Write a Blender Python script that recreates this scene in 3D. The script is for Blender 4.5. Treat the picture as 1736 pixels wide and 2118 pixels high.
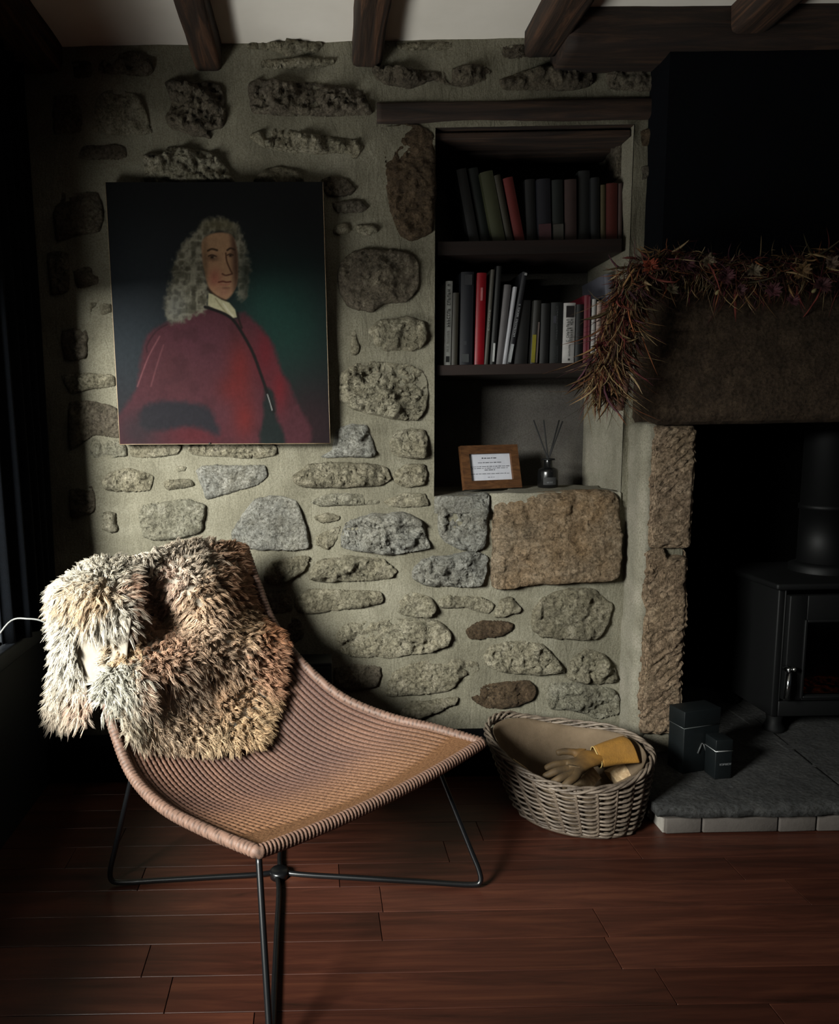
import bpy, bmesh, math, random
import numpy as np
from mathutils import Vector, Matrix
from mathutils.bvhtree import BVHTree

random.seed(7)
RNG = np.random.default_rng(7)
for o in list(bpy.data.objects):
    bpy.data.objects.remove(o)
SC = bpy.context.scene
COL = SC.collection

# ------------------------------------------------------------------ camera
W, H = 1736, 2118
FPX, CX, CY = 1450.0, 650.0, 1059.0          # focal length and principal point in photo pixels
PITCH, ROLL = math.radians(7.04), math.radians(1.0)
CAM = np.array([0.0, -2.05, 1.04])
_f = np.array([0, math.cos(PITCH), -math.sin(PITCH)])
_u0 = np.array([0, math.sin(PITCH), math.cos(PITCH)])
_r0 = np.array([1.0, 0, 0])
_r = math.cos(ROLL) * _r0 - math.sin(ROLL) * _u0
_u = math.cos(ROLL) * _u0 + math.sin(ROLL) * _r0
cam = bpy.data.cameras.new('camera')
cam.sensor_fit = 'AUTO'
cam.sensor_width = 36.0
cam.lens = FPX / H * 36.0
cam.shift_x = (W / 2 - CX) / H
cam.clip_start = 0.02
camo = bpy.data.objects.new('camera', cam)
COL.objects.link(camo)
camo.matrix_world = Matrix(((_r[0], _u[0], -_f[0], CAM[0]), (_r[1], _u[1], -_f[1], CAM[1]),
                            (_r[2], _u[2], -_f[2], CAM[2]), (0, 0, 0, 1)))
SC.camera = camo

# ------------------------------------------------------------------ world, daylight, exposure
world = bpy.data.worlds.new('world')
SC.world = world
world.use_nodes = True
world.node_tree.nodes['Background'].inputs[0].default_value = (0.75, 0.87, 1.0, 1)
world.node_tree.nodes['Background'].inputs[1].default_value = 0.014

def area_light(name, loc, target, sx, sy, power, color):
    l = bpy.data.lights.new(name, 'AREA')
    l.shape = 'RECTANGLE'; l.size = sx; l.size_y = sy; l.energy = power; l.color = color
    o = bpy.data.objects.new(name, l); COL.objects.link(o)
    o.location = loc
    o.rotation_euler = (Vector(target) - Vector(loc)).to_track_quat('-Z', 'Y').to_euler()
    return o
# overcast sky seen through the window in the left wall
area_light('window_daylight', (-2.0, -2.70, 1.72), (0.2, -0.2, 0.75), 0.9, 0.8, 430, (1.0, 0.975, 0.935))
# pale ground outside, throwing daylight up through the same window
area_light('ground_daylight', (-2.0, -1.6, 0.1), (0.3, -0.7, 2.1), 1.6, 0.8, 92, (1.0, 0.97, 0.93))

vs = SC.view_settings
vs.view_transform = 'Standard'; vs.look = 'None'; vs.gamma = 1.0; vs.use_curve_mapping = False
vs.exposure = 0.12
SC.display_settings.display_device = 'sRGB'
try:
    SC.cycles.use_denoising = True
    SC.cycles.max_bounces = 6
    SC.cycles.diffuse_bounces = 4
    SC.cycles.caustics_reflective = False
    SC.cycles.caustics_refractive = False
    SC.cycles.sample_clamp_indirect = 4.0
except Exception:
    pass

# ------------------------------------------------------------------ photo-measurement helpers
def ray(px, py):
    return _f * FPX + _r * (px - CX) - _u * (py - CY)
def onY(px, py, Y):
    d = ray(px, py); t = (Y - CAM[1]) / d[1]; return CAM + d * t
def onX(px, py, X):
    d = ray(px, py); t = (X - CAM[0]) / d[0]; return CAM + d * t
def onZ(px, py, Z):
    d = ray(px, py); t = (Z - CAM[2]) / d[2]; return CAM + d * t
def at(px, py, dist):                 # dist = metres in front of the camera along Y
    return onY(px, py, CAM[1] + dist)

# ------------------------------------------------------------------ numeric helpers
def srgb(r, g, b):
    c = np.array([r, g, b], float) / 255.0
    return np.where(c <= 0.04045, c / 12.92, ((c + 0.055) / 1.055) ** 2.4)
def _hash(ix, iy, iz, seed):
    n = (ix * 374761393 + iy * 668265263 + iz * 2147483647 % 982451653 + seed * 144665) & 0xFFFFFFFF
    n = ((n ^ (n >> 13)) * 1274126177) & 0xFFFFFFFF
    n = ((n ^ (n >> 16)) * 2246822519) & 0xFFFFFFFF
    return ((n ^ (n >> 15)) & 0xFFFFFF) / float(0xFFFFFF)
def vnoise(p, seed=0):
    p = np.asarray(p, float)
    i = np.floor(p).astype(np.int64); f = p - i
    f = f * f * f * (f * (f * 6 - 15) + 10)
    out = 0
    for dx in (0, 1):
        for dy in (0, 1):
            for dz in (0, 1):
                w = (f[..., 0] if dx else 1 - f[..., 0]) * (f[..., 1] if dy else 1 - f[..., 1]) * (f[..., 2] if dz else 1 - f[..., 2])
                out = out + w * _hash(i[..., 0] + dx, i[..., 1] + dy, (i[..., 2] + dz) * 7919, seed)
    return out * 2 - 1
def fbm(p, octaves=4, seed=0, gain=0.5, ridged=False):
    p = np.asarray(p, float); a = 1.0; s = 0; t = 0
    for k in range(octaves):
        n = vnoise(p * (2.03 ** k) + 17.3 * k, seed + k)
        if ridged: n = 1 - 2 * np.abs(n)
        s = s + a * n; t += a; a *= gain
    return s / t
def smooth(e0, e1, x):
    t = np.clip((x - e0) / (e1 - e0), 0, 1); return t * t * (3 - 2 * t)
def catmull(pts, n, closed=False):
    P = np.asarray(pts, float); m = len(P)
    segs = m if closed else m - 1
    out = []
    for k in range(n):
        t = k / n * segs if closed else k / (n - 1) * segs
        i = min(int(t), segs - 1); f = t - i
        g = (lambda j: P[j % m]) if closed else (lambda j: P[min(max(j, 0), m - 1)])
        a, b, c, d = g(i - 1), g(i), g(i + 1), g(i + 2)
        out.append(0.5 * ((2 * b) + (c - a) * f + (2 * a - 5 * b + 4 * c - d) * f * f + (3 * b - a - 3 * c + d) * f ** 3))
    return np.array(out)

# ------------------------------------------------------------------ object helpers
def origin(o):
    p = np.zeros(3)
    while o is not None:
        p = p + np.array(o.location); o = o.parent
    return p
def tag(o, label=None, cat=None, group=None, kind=None):
    if label: o['label'] = label
    if cat: o['category'] = cat
    if group: o['group'] = group
    if kind: o['kind'] = kind
    return o
def thing(name, loc, label, cat, group=None, kind=None):
    o = bpy.data.objects.new(name, None); COL.objects.link(o)
    o.empty_display_size = 0.05
    o.location = [float(v) for v in loc]
    return tag(o, label, cat, group, kind)
def mesh_data(name, v, f, mat=None, smooth_=True, col=None, uv=None):
    me = bpy.data.meshes.new(name)
    me.from_pydata([tuple(map(float, p)) for p in v], [], [tuple(map(int, q)) for q in f])
    if mat is not None: me.materials.append(mat)
    if smooth_: me.polygons.foreach_set('use_smooth', [True] * len(me.polygons))
    if col is not None:
        a = me.color_attributes.new('Col', 'FLOAT_COLOR', 'POINT')
        c = np.ones((len(v), 4), np.float32); c[:, :3] = col
        a.data.foreach_set('color', c.ravel())
    if uv is not None:
        l = me.uv_layers.new(name='UVMap')
        idx = np.empty(len(me.loops), np.int32); me.loops.foreach_get('vertex_index', idx)
        l.data.foreach_set('uv', np.asarray(uv, np.float32)[idx].ravel())
    me.update()
    return me
def mesh(name, v, f, mat, parent=None, smooth_=True, col=None, uv=None, loc=None):
    """world-space vertices -> one object (origin at loc, the parent's origin, or the base centre)"""
    v = np.asarray(v, float)
    if parent is not None and loc is None:
        o0 = origin(parent)
    elif loc is None:
        o0 = np.array([(v[:, 0].min() + v[:, 0].max()) / 2, (v[:, 1].min() + v[:, 1].max()) / 2, v[:, 2].min()])
    else:
        o0 = np.asarray(loc, float)
    me = mesh_data(name, v - o0, f, mat, smooth_, col, uv)
    o = bpy.data.objects.new(name, me); COL.objects.link(o)
    if parent is not None:
        o.parent = parent; o.location = [float(x) for x in (o0 - origin(parent))]
    else:
        o.location = [float(x) for x in o0]
    return o
def fast_mesh(name, v, tri, mat, parent, col=None):
    """big triangle soups"""
    o0 = origin(parent); v = np.asarray(v, np.float32) - o0.astype(np.float32)
    tri = np.asarray(tri, np.int32)
    me = bpy.data.meshes.new(name)
    me.vertices.add(len(v)); me.vertices.foreach_set('co', v.ravel())
    me.loops.add(tri.size); me.loops.foreach_set('vertex_index', tri.ravel())
    me.polygons.add(len(tri)); me.polygons.foreach_set('loop_start', np.arange(0, tri.size, 3, dtype=np.int32))
    me.update(calc_edges=True); me.validate()
    me.polygons.foreach_set('use_smooth', [True] * len(me.polygons))
    me.materials.append(mat)
    if col is not None:
        a = me.color_attributes.new('Col', 'FLOAT_COLOR', 'POINT')
        c = np.ones((len(v), 4), np.float32); c[:, :3] = col
        a.data.foreach_set('color', c.ravel())
    o = bpy.data.objects.new(name, me); COL.objects.link(o); o.parent = parent
    return o
class MB:
    def __init__(s): s.v = []; s.f = []
    def add(s, v, f):
        n = len(s.v); s.v.extend([np.asarray(p, float) for p in v]); s.f.extend([tuple(i + n for i in q) for q in f]); return s
    def box(s, a, b):
        (x0, y0, z0), (x1, y1, z1) = a, b
        return s.add([(x0, y0, z0), (x1, y0, z0), (x1, y1, z0), (x0, y1, z0), (x0, y0, z1), (x1, y0, z1), (x1, y1, z1), (x0, y1, z1)],
                     [(0, 3, 2, 1), (4, 5, 6, 7), (0, 1, 5, 4), (1, 2, 6, 5), (2, 3, 7, 6), (3, 0, 4, 7)])
    def tube(s, pts, r, n=8, closed=False, cap=True):
        v, f = tube(pts, r, n, closed, cap); return s.add(v, f)
    def obj(s, name, mat, parent=None, smooth_=True, **k):
        return mesh(name, s.v, s.f, mat, parent, smooth_, **k)
def tube(pts, r, n=8, closed=False, cap=True):
    P = np.asarray(pts, float); m = len(P)
    R = np.full(m, r, float) if np.isscalar(r) else np.asarray(r, float)
    T = np.roll(P, -1, 0) - np.roll(P, 1, 0)
    if not closed: T[0] = P[1] - P[0]; T[-1] = P[-1] - P[-2]
    T /= np.linalg.norm(T, axis=1)[:, None] + 1e-12
    nrm = np.cross(T[0], (0, 0, 1.0))
    if np.linalg.norm(nrm) < 0.1: nrm = np.cross(T[0], (1.0, 0, 0))
    nrm /= np.linalg.norm(nrm)
    v = []; a = np.arange(n) * 2 * math.pi / n
    for i in range(m):
        nrm = nrm - T[i] * nrm.dot(T[i]); nrm /= np.linalg.norm(nrm) + 1e-12
        b = np.cross(T[i], nrm)
        v.extend(P[i] + R[i] * (math.cos(t) * nrm + math.sin(t) * b) for t in a)
    f = []
    for i in range(m if closed else m - 1):
        j = (i + 1) % m
        for k in range(n):
            l = (k + 1) % n
            f.append((i * n + k, i * n + l, j * n + l, j * n + k))
    if cap and not closed:
        f.append(tuple(range(n - 1, -1, -1))); f.append(tuple((m - 1) * n + k for k in range(n)))
    return v, f
def grid_faces(nu, nv, wrap=False):
    f = []
    for j in range(nv - 1):
        for i in range(nu if wrap else nu - 1):
            k = (i + 1) % nu
            f.append((j * nu + i, j * nu + k, (j + 1) * nu + k, (j + 1) * nu + i))
    return f
def lathe(profile, center, n=32):
    c = np.asarray(center, float); v = []
    for (r, z) in profile:
        v.extend(c + np.array([r * math.cos(t), r * math.sin(t), z]) for t in np.arange(n) * 2 * math.pi / n)
    return v, grid_faces(n, len(profile), True)
def bbox(size, bev=0.0, seg=2):
    """bevelled box centred in xy, standing on z=0"""
    bm = bmesh.new(); bmesh.ops.create_cube(bm, size=1.0)
    for q in bm.verts: q.co = Vector((q.co.x * size[0], q.co.y * size[1], (q.co.z + 0.5) * size[2]))
    if bev > 0: bmesh.ops.bevel(bm, geom=list(bm.edges), offset=bev, segments=seg, affect='EDGES', profile=0.5)
    bm.verts.ensure_lookup_table()
    v = np.array([q.co for q in bm.verts]); f = [tuple(q.index for q in p.verts) for p in bm.faces]; bm.free()
    return v, f
def place(v, loc, rz=0.0, rx=0.0, ry=0.0):
    M = (Matrix.Rotation(rz, 3, 'Z') @ Matrix.Rotation(ry, 3, 'Y') @ Matrix.Rotation(rx, 3, 'X'))
    return np.asarray(v) @ np.array(M).T + np.asarray(loc)

# ------------------------------------------------------------------ procedural materials
def new_mat(name):
    m = bpy.data.materials.new(name); m.use_nodes = True
    nt = m.node_tree; b = nt.nodes['Principled BSDF']
    return m, nt, b
def lin(c): return tuple(float(x) for x in srgb(*c)) + (1.0,)
def noise_node(nt, scale, detail=6, rough=0.6, vec=None, dist=0.0):
    n = nt.nodes.new('ShaderNodeTexNoise'); n.inputs['Scale'].default_value = scale
    n.inputs['Detail'].default_value = detail; n.inputs['Roughness'].default_value = rough; n.inputs['Distortion'].default_value = dist
    if vec is not None: nt.links.new(vec, n.inputs['Vector'])
    return n
def ramp(nt, fac, stops):
    r = nt.nodes.new('ShaderNodeValToRGB'); e = r.color_ramp.elements
    while len(e) < len(stops): e.new(0.5)
    for k, (p, c) in enumerate(stops): e[k].position = p; e[k].color = lin(c)
    nt.links.new(fac, r.inputs[0]); return r
def mixc(nt, fac, a, b, mode='MIX'):
    m = nt.nodes.new('ShaderNodeMix'); m.data_type = 'RGBA'; m.blend_type = mode
    if isinstance(fac, (int, float)): m.inputs[0].default_value = fac
    else: nt.links.new(fac, m.inputs[0])
    for s, x in ((m.inputs[6], a), (m.inputs[7], b)):
        if isinstance(x, tuple): s.default_value = x
        else: nt.links.new(x, s)
    return m.outputs[2]
def bump(nt, b, h, strength=0.5, dist=0.01, prev=None):
    n = nt.nodes.new('ShaderNodeBump'); n.inputs['Strength'].default_value = strength; n.inputs['Distance'].default_value = dist
    nt.links.new(h, n.inputs['Height'])
    if prev is not None: nt.links.new(prev, n.inputs['Normal'])
    nt.links.new(n.outputs[0], b.inputs['Normal']); return n.outputs[0]
def coords(nt, kind='Object', scale=None):
    if kind == 'World':
        s = nt.nodes.new('ShaderNodeNewGeometry').outputs['Position']
    else:
        s = nt.nodes.new('ShaderNodeTexCoord').outputs[kind]
    if scale is not None:
        m = nt.nodes.new('ShaderNodeMapping'); m.inputs['Scale'].default_value = scale
        nt.links.new(s, m.inputs[0]); s = m.outputs[0]
    return s
def rand_out(nt): return nt.nodes.new('ShaderNodeObjectInfo').outputs['Random']
def plain(name, c, rough=0.6, metal=0.0, c2=None, nscale=30, bmp=0.0, bscale=120, spec=0.5, kind='Object', stretch=None):
    m, nt, b = new_mat(name)
    b.inputs['Roughness'].default_value = rough; b.inputs['Metallic'].default_value = metal
    b.inputs['Specular IOR Level'].default_value = spec
    vec = coords(nt, kind, stretch)
    n = noise_node(nt, nscale, 5, 0.6, vec)
    c2 = c2 or tuple(max(0, x * 0.82) for x in c)
    nt.links.new(ramp(nt, n.outputs[0], [(0.3, c2), (0.7, c)]).outputs[0], b.inputs['Base Color'])
    if bmp:
        n2 = noise_node(nt, bscale, 4, 0.6, vec); bump(nt, b, n2.outputs[0], bmp, 0.004)
    return m
def vcol_mat(name, rough=0.6, spec=0.4, bmp=0.0, bscale=300):
    m, nt, b = new_mat(name)
    a = nt.nodes.new('ShaderNodeVertexColor'); a.layer_name = 'Col'
    vec = coords(nt); n = noise_node(nt, 90, 4, 0.6, vec)
    f = ramp(nt, n.outputs[0], [(0.25, (225, 225, 225)), (0.75, (255, 255, 255))])
    nt.links.new(mixc(nt, 1.0, a.outputs[0], f.outputs[0], 'MULTIPLY'), b.inputs['Base Color'])
    b.inputs['Roughness'].default_value = rough; b.inputs['Specular IOR Level'].default_value = spec
    if bmp:
        n2 = noise_node(nt, bscale, 3, 0.6, vec); bump(nt, b, n2.outputs[0], bmp, 0.002)
    return m

def stone_mat(name, cols, rand_amt=0.5, kind='World', bs=1.0):
    """mottled quarried stone; cols dark -> light; each block shifts a little in tone"""
    m, nt, b = new_mat(name)
    vec = coords(nt, kind)
    n1 = noise_node(nt, 22, 8, 0.68, vec, 0.4)
    r1 = ramp(nt, n1.outputs[0], [(0.34, cols[0]), (0.5, cols[1]), (0.66, cols[2])])
    n2 = noise_node(nt, 7, 3, 0.5, vec)
    r2 = ramp(nt, n2.outputs[0], [(0.40, cols[1]), (0.66, cols[3])])
    base = mixc(nt, 0.45, r1.outputs[0], r2.outputs[0])
    n3 = noise_node(nt, 130, 4, 0.75, vec)
    sp = ramp(nt, n3.outputs[0], [(0.36, (140, 136, 128)), (0.5, (222, 220, 216)), (0.64, (255, 255, 255))])
    base = mixc(nt, 0.85, base, sp.outputs[0], 'MULTIPLY')
    rr = ramp(nt, rand_out(nt), [(0.0, (196, 186, 168)), (0.35, (235, 228, 214)), (0.7, (255, 250, 240)), (1.0, (222, 226, 228))])
    base = mixc(nt, rand_amt, base, rr.outputs[0], 'MULTIPLY')
    nt.links.new(base, b.inputs['Base Color'])
    b.inputs['Roughness'].default_value = 0.9; b.inputs['Specular IOR Level'].default_value = 0.2
    h1 = noise_node(nt, 60, 10, 0.72, vec, 0.6)
    p = bump(nt, b, h1.outputs[0], 1.0 * bs, 0.022)
    v = nt.nodes.new('ShaderNodeTexVoronoi'); v.inputs['Scale'].default_value = 75
    nt.links.new(vec, v.inputs['Vector'])
    bump(nt, b, v.outputs['Distance'], 0.5 * bs, 0.009, p)
    return m
M = {}
M['stone'] = stone_mat('grey_stone', [(89, 85, 73), (148, 144, 127), (184, 179, 164), (164, 157, 136)])
M['stone_dark'] = stone_mat('dark_stone', [(65, 61, 52), (111, 103, 92), (144, 138, 123), (124, 116, 100)])
M['stone_blue'] = stone_mat('blue_grey_stone', [(98, 96, 89), (144, 144, 138), (180, 179, 173), (156, 151, 136)], 0.15)
M['stone_orange'] = stone_mat('iron_stained_stone', [(88, 77, 61), (148, 131, 110), (176, 162, 142), (161, 127, 88)], 0.15)
M['stone_lintel'] = stone_mat('dark_lintel_stone', [(40, 32, 25), (64, 52, 41), (88, 74, 59), (60, 48, 37)], 0.2, bs=0.5)  # one darker stone tone for the whole lintel
M['stone_brown'] = stone_mat('brown_stone', [(56, 45, 35), (91, 76, 58), (117, 99, 80), (82, 65, 48)], 0.3)
M['stone_pier'] = stone_mat('pink_sandstone', [(114, 95, 75), (169, 146, 123), (197, 177, 153), (181, 158, 129)], 0.2, bs=1.3)
def mortar_mat(name, a, b_, c, bs=0.6):
    m, nt, b = new_mat(name)
    vec = coords(nt, 'World')
    n1 = noise_node(nt, 5, 6, 0.6, vec, 0.5)
    base = ramp(nt, n1.outputs[0], [(0.3, a), (0.52, b_), (0.72, c)]).outputs[0]
    n3 = noise_node(nt, 240, 3, 0.7, vec)
    sp = ramp(nt, n3.outputs[0], [(0.35, (190, 188, 180)), (0.6, (255, 255, 255))])
    nt.links.new(mixc(nt, 0.7, base, sp.outputs[0], 'MULTIPLY'), b.inputs['Base Color'])
    b.inputs['Roughness'].default_value = 0.95; b.inputs['Specular IOR Level'].default_value = 0.15
    vs_ = coords(nt, 'World', (1.0, 1.0, 0.35))
    h = noise_node(nt, 34, 6, 0.62, vs_, 1.2)
    p = bump(nt, b, h.outputs[0], bs, 0.008)
    h2 = noise_node(nt, 330, 3, 0.6, vec); bump(nt, b, h2.outputs[0], 0.35, 0.002, p)
    return m
M['mortar'] = mortar_mat('lime_mortar', (94, 90, 77), (110, 106, 92), (125, 121, 107))
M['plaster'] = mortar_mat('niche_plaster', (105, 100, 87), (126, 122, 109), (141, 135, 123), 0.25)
M['plaster_back'] = mortar_mat('niche_back_plaster', (66, 62, 60), (77, 74, 70), (86, 82, 77), 0.15)  # niche plaster darkened in colour to carry the shade at the back
def wood_mat(name, dark, mid, light, rough=0.6, stretch=(2, 30, 30), bs=0.35, rand_amt=0.0, spec=0.4, kind='Object'):
    m, nt, b = new_mat(name)
    vec = coords(nt, kind, stretch)
    if rand_amt:
        add = nt.nodes.new('ShaderNodeVectorMath'); add.operation = 'ADD'
        sc = nt.nodes.new('ShaderNodeVectorMath'); sc.operation = 'SCALE'; sc.inputs[0].default_value = (13, 7, 29)
        nt.links.new(rand_out(nt), sc.inputs['Scale']); nt.links.new(vec, add.inputs[0]); nt.links.new(sc.outputs[0], add.inputs[1]); vec = add.outputs[0]
    n = noise_node(nt, 1.6, 7, 0.65, vec, 0.8)
    base = ramp(nt, n.outputs[0], [(0.28, dark), (0.5, mid), (0.75, light)]).outputs[0]
    if rand_amt:
        rr = ramp(nt, rand_out(nt), [(0, (170, 160, 155)), (0.5, (225, 215, 210)), (1, (255, 255, 255))])
        base = mixc(nt, rand_amt, base, rr.outputs[0], 'MULTIPLY')
    nt.links.new(base, b.inputs['Base Color'])
    b.inputs['Roughness'].default_value = rough; b.inputs['Specular IOR Level'].default_value = spec
    bump(nt, b, n.outputs[0], bs, 0.004)
    return m
M['beam'] = wood_mat('old_dark_beam', (16, 11, 8), (46, 32, 23), (98, 66, 46), 0.75, (26, 2.2, 26), 1.0, kind='World')
M['beam_x'] = wood_mat('old_dark_lintel', (14, 9, 7), (36, 24, 17), (66, 46, 32), 0.8, (2.2, 26, 26), 0.8, kind='World')
M['floor'] = wood_mat('red_oak_floor', (44, 24, 16), (69, 37, 27), (91, 53, 37), 0.42, (1.6, 22, 22), 0.10, 0.75, 0.45)
M['shelf'] = wood_mat('dark_shelf_wood', (13, 7, 6), (25, 14, 10), (35, 20, 15), 0.6, (1, 16, 16), 0.2, kind='World')
M['oak'] = wood_mat('oak_frame', (48, 28, 13), (72, 45, 23), (92, 61, 34), 0.55, (8, 60, 60), 0.2)
M['navy'] = plain('navy_paint', (16, 22, 30), 0.55, c2=(12, 17, 24), nscale=12, bmp=0.1)
M['curtain'] = plain('navy_curtain', (8, 11, 16), 0.9, c2=(6, 8, 12), nscale=60, bmp=0.3, bscale=700, spec=0.1)
M['ceiling'] = plain('white_ceiling', (230, 224, 215), 0.9, c2=(215, 209, 199), nscale=3, bmp=0.05, bscale=60, spec=0.1)
M['black_iron'] = plain('black_stove_iron', (5, 6, 6), 0.6, c2=(4, 4, 5), nscale=40, bmp=0.08, bscale=500, spec=0.3)
M['soot'] = plain('soot_black', (7, 7, 7), 0.95, c2=(4, 4, 4), nscale=14, bmp=0.5, bscale=40, spec=0.05, kind='World')
M['dark_paint'] = plain('black_breast_paint', (9, 11, 15), 0.9, c2=(7, 8, 11), nscale=8, bmp=0.1, bscale=60, spec=0.05, kind='World')
M['steel'] = plain('polished_steel', (205, 205, 205), 0.18, 1.0, nscale=50)
M['black_rod'] = plain('black_steel_rod', (12, 13, 15), 0.32, nscale=60, spec=0.6)
M['slate'] = stone_mat('hearth_slate', [(41, 42, 43), (59, 60, 61), (76, 76, 76), (65, 65, 65)], 0.25, bs=0.35)
M['hearth_brick'] = plain('grey_painted_brick', (85, 79, 74), 0.85, c2=(70, 64, 60), nscale=9, bmp=0.25, bscale=90, kind='World')
M['hearth_mortar'] = plain('hearth_mortar', (150, 144, 136), 0.9, nscale=20, bmp=0.2, kind='World')
M['black_board'] = plain('black_card', (11, 16, 18), 0.5, c2=(9, 13, 14), nscale=80, spec=0.35)
M['lid_highlight'] = plain('highlight_strip', (190, 192, 192), 0.35, 0.6, nscale=80)  # bright strip that paints the highlight on the small box's lid edge
M['grey_print'] = plain('grey_print', (120, 122, 124), 0.6, nscale=80)
M['paper'] = plain('white_paper', (176, 177, 184), 0.8, c2=(168, 168, 176), nscale=60, spec=0.2)
M['ink'] = plain('printed_ink', (40, 40, 46), 0.8, nscale=60)
M['glass_black'] = plain('black_glass', (15, 15, 15), 0.25, nscale=20)
M['reed'] = plain('black_reed', (10, 10, 10), 0.8, nscale=60)

# ================================================================== THE ROOM
ZC = float(onY(650, 88, 0.0)[2])                 # ceiling height
XL = -0.80                                       # left wall plane
NX0, NX1 = float(onY(899, 640, 0)[0]), float(onY(1298, 640, 0)[0])     # niche sides
NZ0, NZ1 = float(onY(1150, 1022, 0)[2]), float(onY(1100, 262, 0)[2])   # niche sill and head
ND = 0.30                                        # niche depth
BX0 = float(onY(1362, 700, -0.11)[0])            # chimney breast left edge
BY = -0.11                                       # chimney breast front plane
OX0 = float(onY(1440, 1000, BY)[0])              # fireplace opening left edge
OZ1 = float(onY(1560, 876, BY)[2])               # fireplace opening head
HZ = 0.075                                       # hearth height

# ---- back wall: lime mortar face with the niche cut through it
xs = np.unique(np.concatenate([np.linspace(XL - 0.02, NX0, 60), np.linspace(NX0, NX1, 32), np.linspace(NX1, BX0 + 0.05, 10)]))
zs = np.unique(np.concatenate([np.linspace(-0.02, NZ0, 56), np.linspace(NZ0, NZ1, 60), np.linspace(NZ1, ZC + 0.01, 18)]))
V = np.array([(x, 0, z) for z in zs for x in xs]); nu, nv = len(xs), len(zs)
inn = (V[:, 0] > NX0 - 1e-6) & (V[:, 0] < NX1 + 1e-6) & (V[:, 2] > NZ0 - 1e-6) & (V[:, 2] < NZ1 + 1e-6)
V[:, 1] = fbm(V * 7.0, 4, 11) * 0.010 - 0.002
V[inn, 1] = -0.004 + fbm(V[inn] * 30, 2, 12) * 0.002
F = []
for j in range(nv - 1):
    for i in range(nu - 1):
        cx, cz = (xs[i] + xs[i + 1]) / 2, (zs[j] + zs[j + 1]) / 2
        if NX0 < cx < NX1 and NZ0 < cz < NZ1: continue
        F.append((j * nu + i, j * nu + i + 1, (j + 1) * nu + i + 1, (j + 1) * nu + i))
wall_back = mesh('wall_back', V, F, M['mortar'], loc=(0, 0, 0))
tag(wall_back, 'rough stone wall in pale lime mortar with a book niche', kind='structure')

def panel(name, p00, p10, p11, p01, n, mat, parent, amp=0.004, seed=3, fade=True):
    """a slightly uneven plastered sheet between four corners"""
    P = [np.asarray(p, float) for p in (p00, p10, p11, p01)]; v = []
    nrm = np.cross(P[1] - P[0], P[3] - P[0]); nrm /= np.linalg.norm(nrm)
    for j in range(n):
        for i in range(n):
            a, b = i / (n - 1), j / (n - 1)
            v.append((P[0] * (1 - a) + P[1] * a) * (1 - b) + (P[3] * (1 - a) + P[2] * a) * b)
    v = np.array(v); d = fbm(v * 9, 4, seed) * amp
    if fade:
        g = np.linspace(0, 1, n); e = np.minimum(g, 1 - g); ee = np.minimum.outer(e, e).ravel()
        d = d * smooth(0, 0.12, ee)
    return mesh(name, v + nrm * d[:, None], grid_faces(n, n), mat, parent)
panel('niche_side', (NX1, 0, NZ0), (NX1, ND, NZ0), (NX1, ND, NZ1), (NX1, 0, NZ1), 26, M['plaster'], wall_back, 0.012, 5)
panel('niche_side', (NX0, ND, NZ0), (NX0, 0, NZ0), (NX0, 0, NZ1), (NX0, ND, NZ1), 26, M['plaster'], wall_back, 0.008, 6)
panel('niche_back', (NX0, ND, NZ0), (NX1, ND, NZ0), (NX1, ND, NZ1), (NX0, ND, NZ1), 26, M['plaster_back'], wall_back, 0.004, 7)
panel('niche_sill', (NX0, ND, NZ0), (NX0, -0.004, NZ0), (NX1, -0.004, NZ0), (NX1, ND, NZ0), 26, M['plaster'], wall_back, 0.0015, 8)
panel('niche_head', (NX0, -0.004, NZ1), (NX0, ND, NZ1), (NX1, ND, NZ1), (NX1, -0.004, NZ1), 12, M['beam_x'], wall_back, 0.003, 9)
# two old boards under the niche head
for k, (pa, pb) in enumerate((((900, 268), (1275, 262)), ((960, 290), (1262, 287)))):
    a = onY(pa[0], pa[1], 0.05 + 0.10 * k); z = float(a[2])
    v, f = bbox((NX1 - NX0 - 0.004, 0.085, 0.02), 0.004)
    mesh('head_board', place(v, ((NX0 + NX1) / 2, 0.055 + 0.11 * k, NZ1 - 0.026)), f, M['beam_x'], wall_back, False)

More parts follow.
